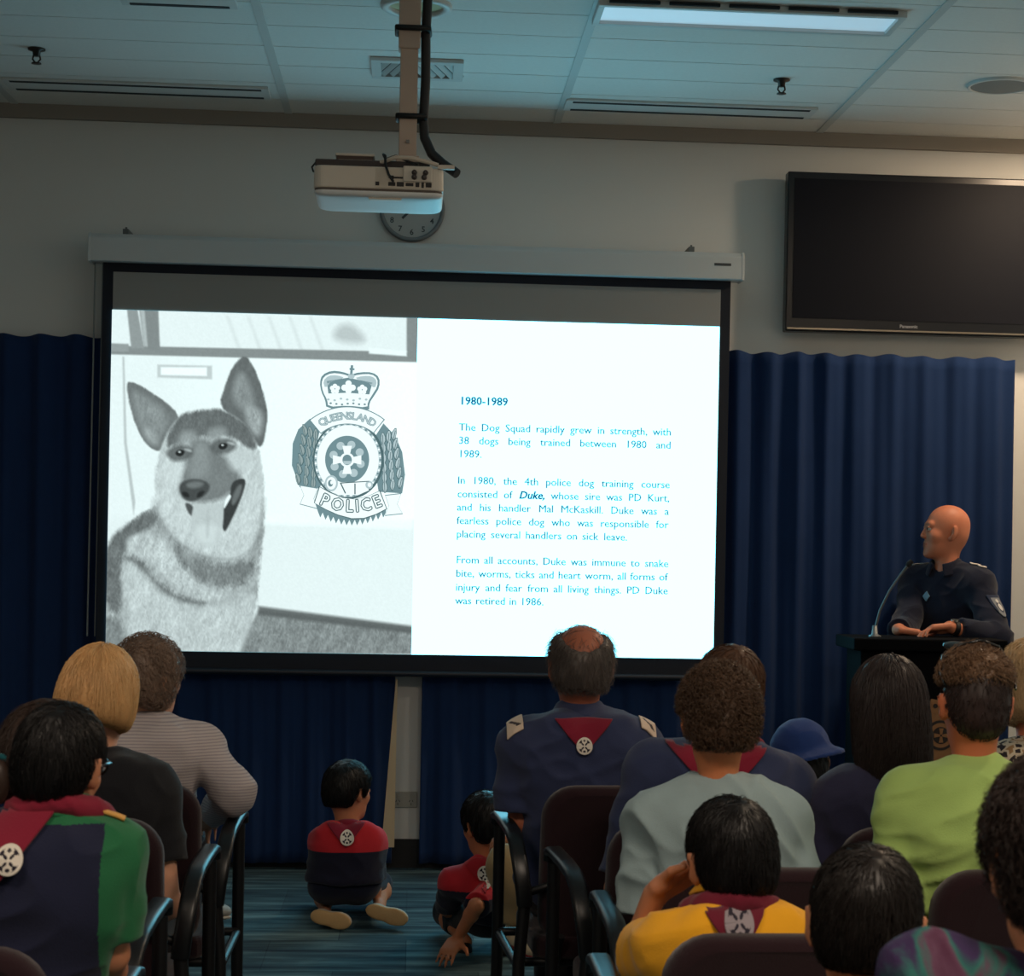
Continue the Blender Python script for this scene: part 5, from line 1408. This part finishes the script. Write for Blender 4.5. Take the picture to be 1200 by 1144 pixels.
f8 = person('child on the floor in a red and navy shirt leaning on one hand', P(565, 927, d8), hs=.90, ts=.70, sw=.088, wide=.86, lean=(-.05, -.02), shx=-.03, head=(24, -6, -4), rz=math.radians(6), pose='floor', zp=.145, cell=.007, skin_c=('skin_warm', (206, 128, 88)),
    hair=dict(style='short', mat=('black_hair', (20, 18, 19)), th=.016, n=1200, len=.055), group='children sitting on the carpet', tilt=.0,
    shirt=dict(mats=[nav_j, red], sleeve=.97, paint=lambda c, sk: ((c[:, 2] > sk['n'][2] - .085) | ((c[:, 0] > sk['sh'][1][0] + .015))).astype(int), seed=23, hem=-.02, amp=.006, cuff=.056, i=.014),
    arm={1: dict(wr=hw + A3((.022, .0, .052)), el=P(558, 1062, 6.52), fw=(-.35, -.75, -.35), nw=(0, 0, -1), curl=.25, spread=.35), -1: dict(wr=P(530, 1085, d8) + A3((0, .28, 0)))},
    legs=dict(mat=fabric('black_shorts', (16, 18, 28)), len=1.5, k=.72, kn={-1: P(530, 1095, d8) + A3((-.02, .30, .02)), 1: P(580, 1098, d8) + A3((.12, .24, .0))},
              an={-1: P(545, 1108, d8) + A3((0, .05, 0)), 1: P(600, 1108, d8) + A3((-.02, .02, 0))}, sole={-1: (0, -.6, -.8), 1: (0, -.6, -.8)}, shoe=[mat('dark_shoe', (30, 28, 28), .5), mat('dark_sole', (18, 18, 18), .7)]), bare_legs=True)
scarf(f8, fabric('red_scarf', (176, 36, 46)), badge_m, w=.088, hgt=.09, zc=.012, rad=.014, roll=.018, badge=.026, bz=-.3, xslide=-.03)
dh = 6.2
kh = person('child in a navy bucket hat sitting on the floor in front of the long-haired woman', P(930, 847, dh), hs=.92, ts=.72, sw=.10, lean=(0, -.02), head=(0, -8, -13), pose='floor', zp=.15, cell=.009, skin_c=BRN,
    hair=dict(style='short', mat=('black_hair', (20, 18, 19)), n=500, th=.010), hairtop=.03, group='children sitting on the carpet',
    shirt=dict(mats=[fabric('dark_red_shirt', (92, 36, 44))], sleeve=.7, hem=-.02),
    legs=dict(mat=shorts_m, len=1.3, k=.72, kn={-1: P(890, 1080, dh) + A3((0, .28, 0)), 1: P(970, 1080, dh) + A3((0, .28, 0))}, an={-1: P(945, 1118, dh) + A3((0, .26, 0)), 1: P(915, 1118, dh) + A3((0, .36, 0))}))
HT = kh['T']; Rk = kh['R']
hat = [El(HT((0, -.01, .062)), (.090, .106, .082), .02, Rk), Ca(HT((0, -.01, .07)), HT((0, -.01, .042)), .090, .100, .03, flat=True),
       Fn(lambda X, Y, Z: (lambda x, y, z: np.maximum(np.abs(z - (.044 - .55 * (np.sqrt(x * x + (y * .9) ** 2) - .095))) - .0065, np.sqrt(x * x + (y * .9) ** 2) - .140))(*_loc(X, Y, Z, HT((0, -.01, .0)), Rk)), HT((0, 0, 0)) - .2, HT((0, 0, 0)) + .2, .010),
       El(HT((0, -.01, -.02)), (.088, .104, .075), .01, Rk, 's')]
sdf_obj('bucket_hat', hat, .005, fabric('navy_hat', (34, 58, 116)), kh['root'], disp=wrinkles(.003, 12, 12, 2))
# adult on the floor in khaki trousers, hidden behind the scout leader
dk = 6.35
ko = person('person in khaki trousers sitting on the floor with knees drawn up', P(676, 862, dk), hs=.98, ts=.95, sw=.155, lean=(.02, .06), head=(10, -10, 0), rz=math.radians(38), pose='floor', zp=.16, cell=.008, skin_c=TAN,
    hair=dict(style='short', mat=('dark_brown_hair', (52, 38, 32)), n=500), group='children sitting on the carpet',
    shirt=dict(mats=[navy_d], sleeve=1.6, hem=-.05), arm={-1: dict(el=P(650, 990, 6.42), wr=P(616, 976, 6.36), fw=(-.9, .1, -.25), nw=(0, .3, -1), curl=.7)},
    legs=dict(mat=khaki, k=.95, kn={-1: P(594, 1014, 6.16), 1: P(705, 1045, 6.15)}, an={-1: P(604, 1084, 6.20), 1: P(672, 1082, 6.02)}, toe={-1: P(646, 1106, 6.02), 1: P(652, 1118, 5.9)},
              shoe=[mat('beige_canvas_shoe', (214, 192, 160), .8), mat('red_shoe_edge', (150, 40, 36), .7)]))
f = MB(); wv_ = ko['wr'][-1]; el_ = ko['el'][-1]; ax = nrm(wv_ - el_)
f.tube([wv_ - ax * .035, wv_ - ax * .012], .034, 14); f.build('wristband', mat('white_band', (222, 218, 210), .6), ko['root'])
for sd in (1,):
    a_ = ko['legs']['an'][sd]; k_ = ko['legs']['kn'][sd]; ax = nrm(a_ - k_)
    f = MB(); f.tube([a_ - ax * .06, a_ - ax * .0], [.047, .043], 14); f.build('sock', fabric('red_sock', (196, 52, 44)), ko['root'])

# ------------------------------------------------------------------ the audience (right block)
# balding leader
chair(722, 5.15, 'maroon armchair under the balding scout leader', rz=math.radians(4))
h9 = person('balding man in a navy shirt with pale shoulder tabs and a maroon neckerchief', P(682, 731, 5.2), hs=.98, ts=1.02, sw=.152, neck=(0, -.04, -.128), lean=(-.02, -.02), head=(0, -3, 1), cell=.0075, skin_c=('skin_ruddy', (170, 100, 74)), wide=1.02, belly=.03,
    hair=dict(style='balding', wisps=420, mat=('greying_hair', (92, 84, 80)), th=.011, n=2600, len=.05, lift=.018, bump=.003, jit=.5, w=.0008), hairtop=.004,
    shirt=dict(mats=[navy], sleeve=.85, seed=31, amp=.010, i=.018, cuff=.068, neck='none'), arm={-1: dict(el=P(612, 962, 5.16)), 1: dict(el=P(748, 960, 5.16))}, legs=dict(mat=fabric('dark_trousers', (26, 27, 32)), spread=-.075))
collar(h9, navy, top=.036, bot=-.020, flare=.036)
scarf(h9, maroon_s, badge_m, w=.078, hgt=.085, zc=-.032, rad=.016, roll=.007, badge=.0215, bz=-.52, off=.007)
tab_m = [fabric('cream_tab', (228, 204, 182)), fabric('tab_ink', (70, 60, 64))]
tabp = lambda a, b: ((np.abs(a * .8 + b) < .16) & (np.abs(b) < .55) | (np.hypot(a - .3, b + .3) < .2)).astype(int)
for sd in (-1, 1):
    s_ = h9['sh'][sd]
    decal('shoulder_tab', h9['so'], s_ + A3((sd * .030, -.145, .2)), (.021, 0, -sd * .008), (0, .028, 0.028), (0, .62, -.78), 26, 26, lambda a, b: np.ones_like(a, bool), tab_m, h9['root'], off=.004, thick=.004, paint=tabp)
# woman in the row behind, brown hair, neckerchief
chair(806, 4.55, 'maroon armchair behind the balding leader, left of the curly-haired teenager', rz=math.radians(4))
i10 = person('brown-haired person in a navy shirt and maroon neckerchief, half hidden by the curly-haired teenager', P(860, 755, 4.58), hs=.92, ts=1.0, sw=.160, neck=(0, -.04, -.122), shx=-.02, lean=(.085, .0), head=(-4, -6, 6), cell=.0075, skin_c=TAN, tilt=-.02,
    hair=dict(style='short', mat=('brown_hair_warm', (82, 56, 40)), th=.012, n=1600, len=.07, lift=.006), shirt=dict(mats=[navy], sleeve=.9, seed=33, amp=.008, i=.016), )
collar(i10, navy, top=.032)
scarf(i10, maroon_s, badge_m, w=.15, hgt=.14, zc=.0, xslide=-.04, rad=.026, roll=.016, off=.007)
# curly teenager
chair(880, 3.95, 'maroon armchair under the curly-haired teenager')
j11 = person('teenager with curly brown hair in a grey-green t-shirt, seen from behind', P(842, 776, 3.98), hs=.86, ts=.84, sw=.128, lean=(-.03, -.02), head=(0, -6, 0), cell=.006, skin_c=('skin_orange', (208, 128, 84)),
    hair=dict(style='short', mat=('curly_brown_hair', (84, 64, 50)), th=.014, n=2600, len=.045, curl=.006, loops=1.8, steps=8, bump=.007, bs=70, lift=.008, jit=.8, w=.0012, line=[(-.13, -.058), (-.075, -.052), (-.06, -.03), (-.05, .0), (-.036, .03), (.012, .034), (.03, .03), (.046, .04), (.07, .062), (.13, .07)]), hairtop=.020,
    shirt=dict(mats=[fabric('grey_green_tee', (148, 168, 172))], sleeve=.80, seed=41, amp=.015, i=.016, cuff=.074, sx=9, sz=4))
# yellow scout boy
chair(912, 3.32, 'maroon armchair under the boy in the yellow and maroon scout shirt')
yel = fabric('yellow_cloth', (236, 168, 34)); cubm = fabric('maroon_panel', (70, 26, 40))
def scout(c, sk):
    N = sk['n']; return (c[:, 2] < N[2] - .17).astype(int)
hp = P(782, 1034, 3.28)
o = person('boy with black hair in a yellow scout shirt resting his head on his left hand', P(850, 931, 3.32), hs=.87, ts=.78, sw=.112, neck=(0, -.05, -.085), lean=(-.03, .0), head=(10, -6, -4), cell=.005, skin_c=TAN,
    hair=dict(style='short', mat=('black_hair', (20, 18, 19)), th=.009, n=2600, len=.055, lift=.006, bump=.003, bs=60), hairtop=.012,
    shirt=dict(mats=[yel, fabric('navy_scout_shirt', (30, 32, 54))], sleeve=.62, paint=scout, seed=44, amp=.008, cuff=.07, i=.015, neck='none'),
    arm={-1: dict(el=P(744, 1122, 3.46), wr=P(766, 1048, 3.40), fw=(.72, .0, .45), nw=(.2, -.6, -.7), curl=.9)}, legs=dict(mat=shorts_m, k=.8))
collar(o, yel, top=.056, bot=.036, flare=.024)
scarf(o, fabric('maroon_scarf_dark', (104, 26, 44)), [fabric('badge_grey', (150, 140, 146)), fabric('badge_ink', (44, 40, 52))], w=.090, hgt=.115, zc=.026, rad=.026, roll=.024, badge=.026, bz=-.10, off=.008, xslide=-.01)
# boy in front
chair(1045, 2.72, 'maroon armchair under the boy with cropped black hair in front')
p17 = person('boy with cropped black hair at the lower right, nearest seat but one', P(1021, 986, 2.75), hs=.92, ts=.78, sw=.11, lean=(-.02, .04), head=(-14, -6, 3), cell=.0055, skin_c=TAN,
    hair=dict(style='short', mat=('black_brown_hair', (28, 23, 21)), th=.008, n=3200, len=.05, lift=.006, bump=.003), hairtop=.012,
    shirt=dict(mats=[fabric('mustard_shirt', (150, 112, 60))], sleeve=.6, seed=51), legs=dict(mat=shorts_m, k=.8))
# person at the right edge
chair(1245, 2.10, 'maroon armchair at the lower right edge under the person in purple tie-dye')
tie = mat('tie_dye', (86, 54, 90), .9, bump=.3, bscale=300, spec=.2)
nt = tie.node_tree; tc = nt.nodes.new('ShaderNodeTexCoord'); mp = nt.nodes.new('ShaderNodeMapping'); mp.inputs['Rotation'].default_value = (0, math.radians(35), 0); mp.inputs['Scale'].default_value = (9, 3, 4)
nz_ = nt.nodes.new('ShaderNodeTexNoise'); nz_.inputs['Scale'].default_value = 1.6; nz_.inputs['Detail'].default_value = 5; nz_.inputs['Distortion'].default_value = .6
rp = nt.nodes.new('ShaderNodeValToRGB'); e = rp.color_ramp.elements; e[0].position = .34; e[0].color = (*srgb((40, 33, 62)), 1); e[1].position = .68; e[1].color = (*srgb((70, 34, 56)), 1)
q = e.new(.47); q.color = (*srgb((52, 38, 72)), 1); q = e.new(.53); q.color = (*srgb((42, 98, 92)), 1); q = e.new(.59); q.color = (*srgb((88, 58, 78)), 1)
nt.links.new(tc.outputs['Object'], mp.inputs[0]); nt.links.new(mp.outputs[0], nz_.inputs['Vector']); nt.links.new(nz_.outputs['Fac'], rp.inputs[0]); nt.links.new(rp.outputs[0], nt.nodes['Principled BSDF'].inputs['Base Color'])
q18 = person('person with thick dark hair in a purple and teal tie-dye top at the right edge', P(1246, 880, 2.12), hs=.92, ts=.86, sw=.150, neck=(0, -.04, -.125), tilt=-.06, lean=(.0, .0), head=(0, -4, 0), cell=.0055, skin_c=TAN,
    hair=dict(style='short', mat=('dark_fuzzy_hair', (46, 34, 30)), th=.016, n=3200, len=.06, lift=.010, curl=.004, bump=.006, jit=.6), hairtop=.020,
    shirt=dict(mats=[tie], sleeve=.5, seed=55, amp=.008))
# long-haired woman
chair(1072, 4.52, 'maroon armchair under the woman with long dark hair')
l13 = person('woman with long straight dark hair in a dark navy top, in front of the lectern', P(1040, 765, 4.56), hs=.93, ts=.92, sw=.122, lean=(.0, -.02), head=(2, -2, 0), cell=.0075, skin_c=TAN,
    hair=dict(style='long', mat=('long_dark_hair', (48, 40, 40)), th=.017, drop=.30, n=3200, len=.24, lift=.008, bump=.003, bs=40, jit=.10, steps=8, w=.0013), hairtop=.020,
    shirt=dict(mats=[fabric('ink_navy_top', (48, 48, 74))], sleeve=.9, seed=61))
# man in lime green
chair(1186, 3.98, 'maroon armchair under the man in the lime green t-shirt')
m14 = person('man in a lime green t-shirt with sunglasses pushed up on his head', P(1144, 757, 4.0), hs=.85, ts=.96, sw=.140, lean=(-.02, .0), head=(-3, -6, 2), cell=.006, skin_c=('skin_redtan', (204, 116, 80)),
    hair=dict(style='short', mat=('clipped_dark_hair', (50, 38, 36)), th=.006, n=1600, len=.018, lift=.003, bump=.0015, line=[(y, z - .034 * (y < -.06)) for y, z in SHORTLINE], top=dict(mat=('sandy_curls', (122, 94, 72)), z=.062, n=1500)), hairtop=.024,
    shirt=dict(mats=[fabric('lime_tee', (166, 196, 112))], sleeve=.75, seed=63, amp=.016, i=.018, cuff=.078, sx=4, sz=15, diag=1.3))
T0 = m14['T']; T = lambda c: T0((c[0] * 1.05, c[1] * 1.03, .03 + (c[2] - .03) * 1.09))
f = MB(); f.tube([T((-.083, -.055, .045)), T((-.088, -.02, .078)), T((-.075, .02, .118)), T((-.06, .05, .128))], .0028, 8)
f.tube([T((.083, -.055, .045)), T((.088, -.02, .078)), T((.075, .02, .118)), T((.06, .05, .128))], .0028, 8)
f.tube([T((-.075, -.005, .112)), T((-.045, -.035, .142)), T((0, -.045, .154)), T((.045, -.035, .142)), T((.075, -.005, .112))], .0032, 8)
sg = f.build('sunglasses', mat('sunglass_frame', (12, 12, 14), .15, spec=.7), m14['root'])
for sd in (-1, 1): sdf_obj('lens', [El(T((sd * .036, .048, .142)), A3((.030, .026, .007)), .01, m14['R'] @ rotm(.45, 0, 0))], .003, mat('dark_lens', (14, 14, 16), .08, spec=.8), sg)
# fair-haired person at the right edge
chair(1236, 5.15, 'maroon armchair at the right edge under the fair-haired person')
pat = mat('patterned_cloth', (176, 160, 140), .9, spec=.2)
nt = pat.node_tree; tc = nt.nodes.new('ShaderNodeTexCoord'); ck = nt.nodes.new('ShaderNodeTexVoronoi'); ck.inputs['Scale'].default_value = 46; ck.distance = 'CHEBYCHEV'
rp = nt.nodes.new('ShaderNodeValToRGB'); rp.color_ramp.interpolation = 'CONSTANT'; e = rp.color_ramp.elements; e[0].color = (*srgb((50, 44, 48)), 1); e[1].position = .32; e[1].color = (*srgb((196, 182, 160)), 1); q = e.new(.55); q.color = (*srgb((150, 118, 84)), 1)
nt.links.new(tc.outputs['Object'], ck.inputs['Vector']); nt.links.new(ck.outputs['Distance'], rp.inputs[0]); nt.links.new(rp.outputs[0], nt.nodes['Principled BSDF'].inputs['Base Color'])
n15 = person('fair-haired person in a patterned top at the right edge, behind the man in green', P(1212, 748, 5.2), hs=.98, ts=.95, sw=.13, lean=(-.01, -.02), head=(-8, -4, 0), cell=.008, skin_c=('skin_redtan', (204, 116, 80)),
    hair=dict(style='wavy', mat=('fair_hair', (206, 176, 136)), th=.020, drop=.095, n=1800, len=.10, lift=.010, bump=.004, curl=.003), hairtop=.020, shirt=dict(mats=[pat], sleeve=.7, seed=71))

# ------------------------------------------------------------------ the speaker
dp = 8.36
rzp = math.radians(130)
hw = P(1083, 737, 8.02)
s = person('bald police officer in a dark navy uniform speaking at the lectern', P(1110, 592, dp), hs=.98, ts=1.0, sw=.165, lean=(.0, .07), head=(-42, 2, 0), rz=rzp, pose='stand', zp=.90, cell=.0045, skin_c=('skin_speaker', (206, 128, 96)), hairtop=.0, group=None,
    hair=dict(style='none'), shirt=dict(mats=[fabric('police_navy', (24, 28, 46))], sleeve=1.80, seed=81, amp=.007, i=.018, neck='none', hem=-.06),
    arm={-1: dict(wr=P(1113, 735, 7.98), pole=(-.6, -.5, -.6), fw=(-.95, -.12, -.10), nw=(-.05, -.3, -1), curl=.55), 1: dict(wr=P(1052, 738, 8.06), fw=(.85, -.25, -.1), nw=(0, 0, -1), curl=.6, pole=(.4, -.6, -.6))},
    legs=dict(mat=fabric('police_trousers', (22, 25, 40)), k=1.0))
collar(s, MATS['police_navy'], top=.032, bot=-.012, flare=.03, gap=50)
ax = nrm(s['wr'][-1] - s['el'][-1]); wv_ = s['wr'][-1]
f = MB(); f.tube([wv_ - ax * .036, wv_ - ax * .014], .033, 16); wt = f.build('wristwatch', mat('watch_strap', (20, 20, 22), .5), s['root'])
up_ = nrm(A3((0, 0, 1)) - ax * ax[2] + .3 * A3((0, 1, 0)))
f = MB(); f.tube([wv_ - ax * .025 + up_ * .030, wv_ - ax * .025 + up_ * .038], .018, 18); f.build('watch_face', mat('watch_steel', (190, 186, 176), .2, .8), wt)
silver = [fabric('rank_silver', (206, 198, 190)), fabric('rank_dark', (60, 56, 60))]
for sd in (1, -1):
    decal('rank_slide', s['so'], s['sh'][sd] + A3((sd * .012, -.012, .2)), (.040, 0, -.012 * sd), (0, .020, 0), (sd * -.25, 0, -1), 26, 18, lambda a, b: (np.hypot((np.abs(a) - .5) * 2, b) < .95), silver, s['root'], off=.004, thick=.004, paint=lambda a, b: ((np.hypot((np.abs(a) - .5) * 2, b) < .4)).astype(int))
c_ = (s['sh'][-1] + (s['el'][-1] - s['sh'][-1]) * .36)
dv = nrm(A3((1.0, -.25, -.05)))
sg_ = nrm(np.cross(dv, (0, 0, 1)))
shield = lambda a, b: (np.abs(a) < .92 * np.clip((b + 1.15) * 1.3, 0, 1) ** .6) & (b < .95)
decal('sleeve_crest', s['so'], c_ - dv * .2, sg_ * .035, A3((0, 0, .046)), dv, 34, 40, lambda a, b: np.ones_like(a, bool), [fabric('crest_grey', (128, 132, 138)), fabric('crest_navy', (50, 58, 80)), fabric('crest_white', (206, 204, 200))], s['root'], off=.004, thick=.004, warp=lambda a, b: (a * .95 * np.clip((b + 1.12) * 1.3, 0, 1) ** .6, b),
      paint=lambda a, b: np.where((np.abs(a) > .68) | (b > .74), 1, np.where((np.hypot(a, b + .15) < .34) | (np.hypot(a, b - .42) < .20), 2, np.where(np.hypot(a, b + .15) < .5, 1, 0))))
ch = s['n'] * .62 + s['pv'] * .38 + A3((.045, .4, .06))
decal('chest_badge', s['so'], ch, (.020, 0, 0), (0, 0, .022), (0, -1, 0), 20, 20, lambda a, b: np.ones_like(a, bool), fabric('pale_blue_badge', (120, 156, 178)), s['root'], off=.004, thick=.004, warp=lambda a, b: (a * (1 - .96 * np.abs(b)), b))
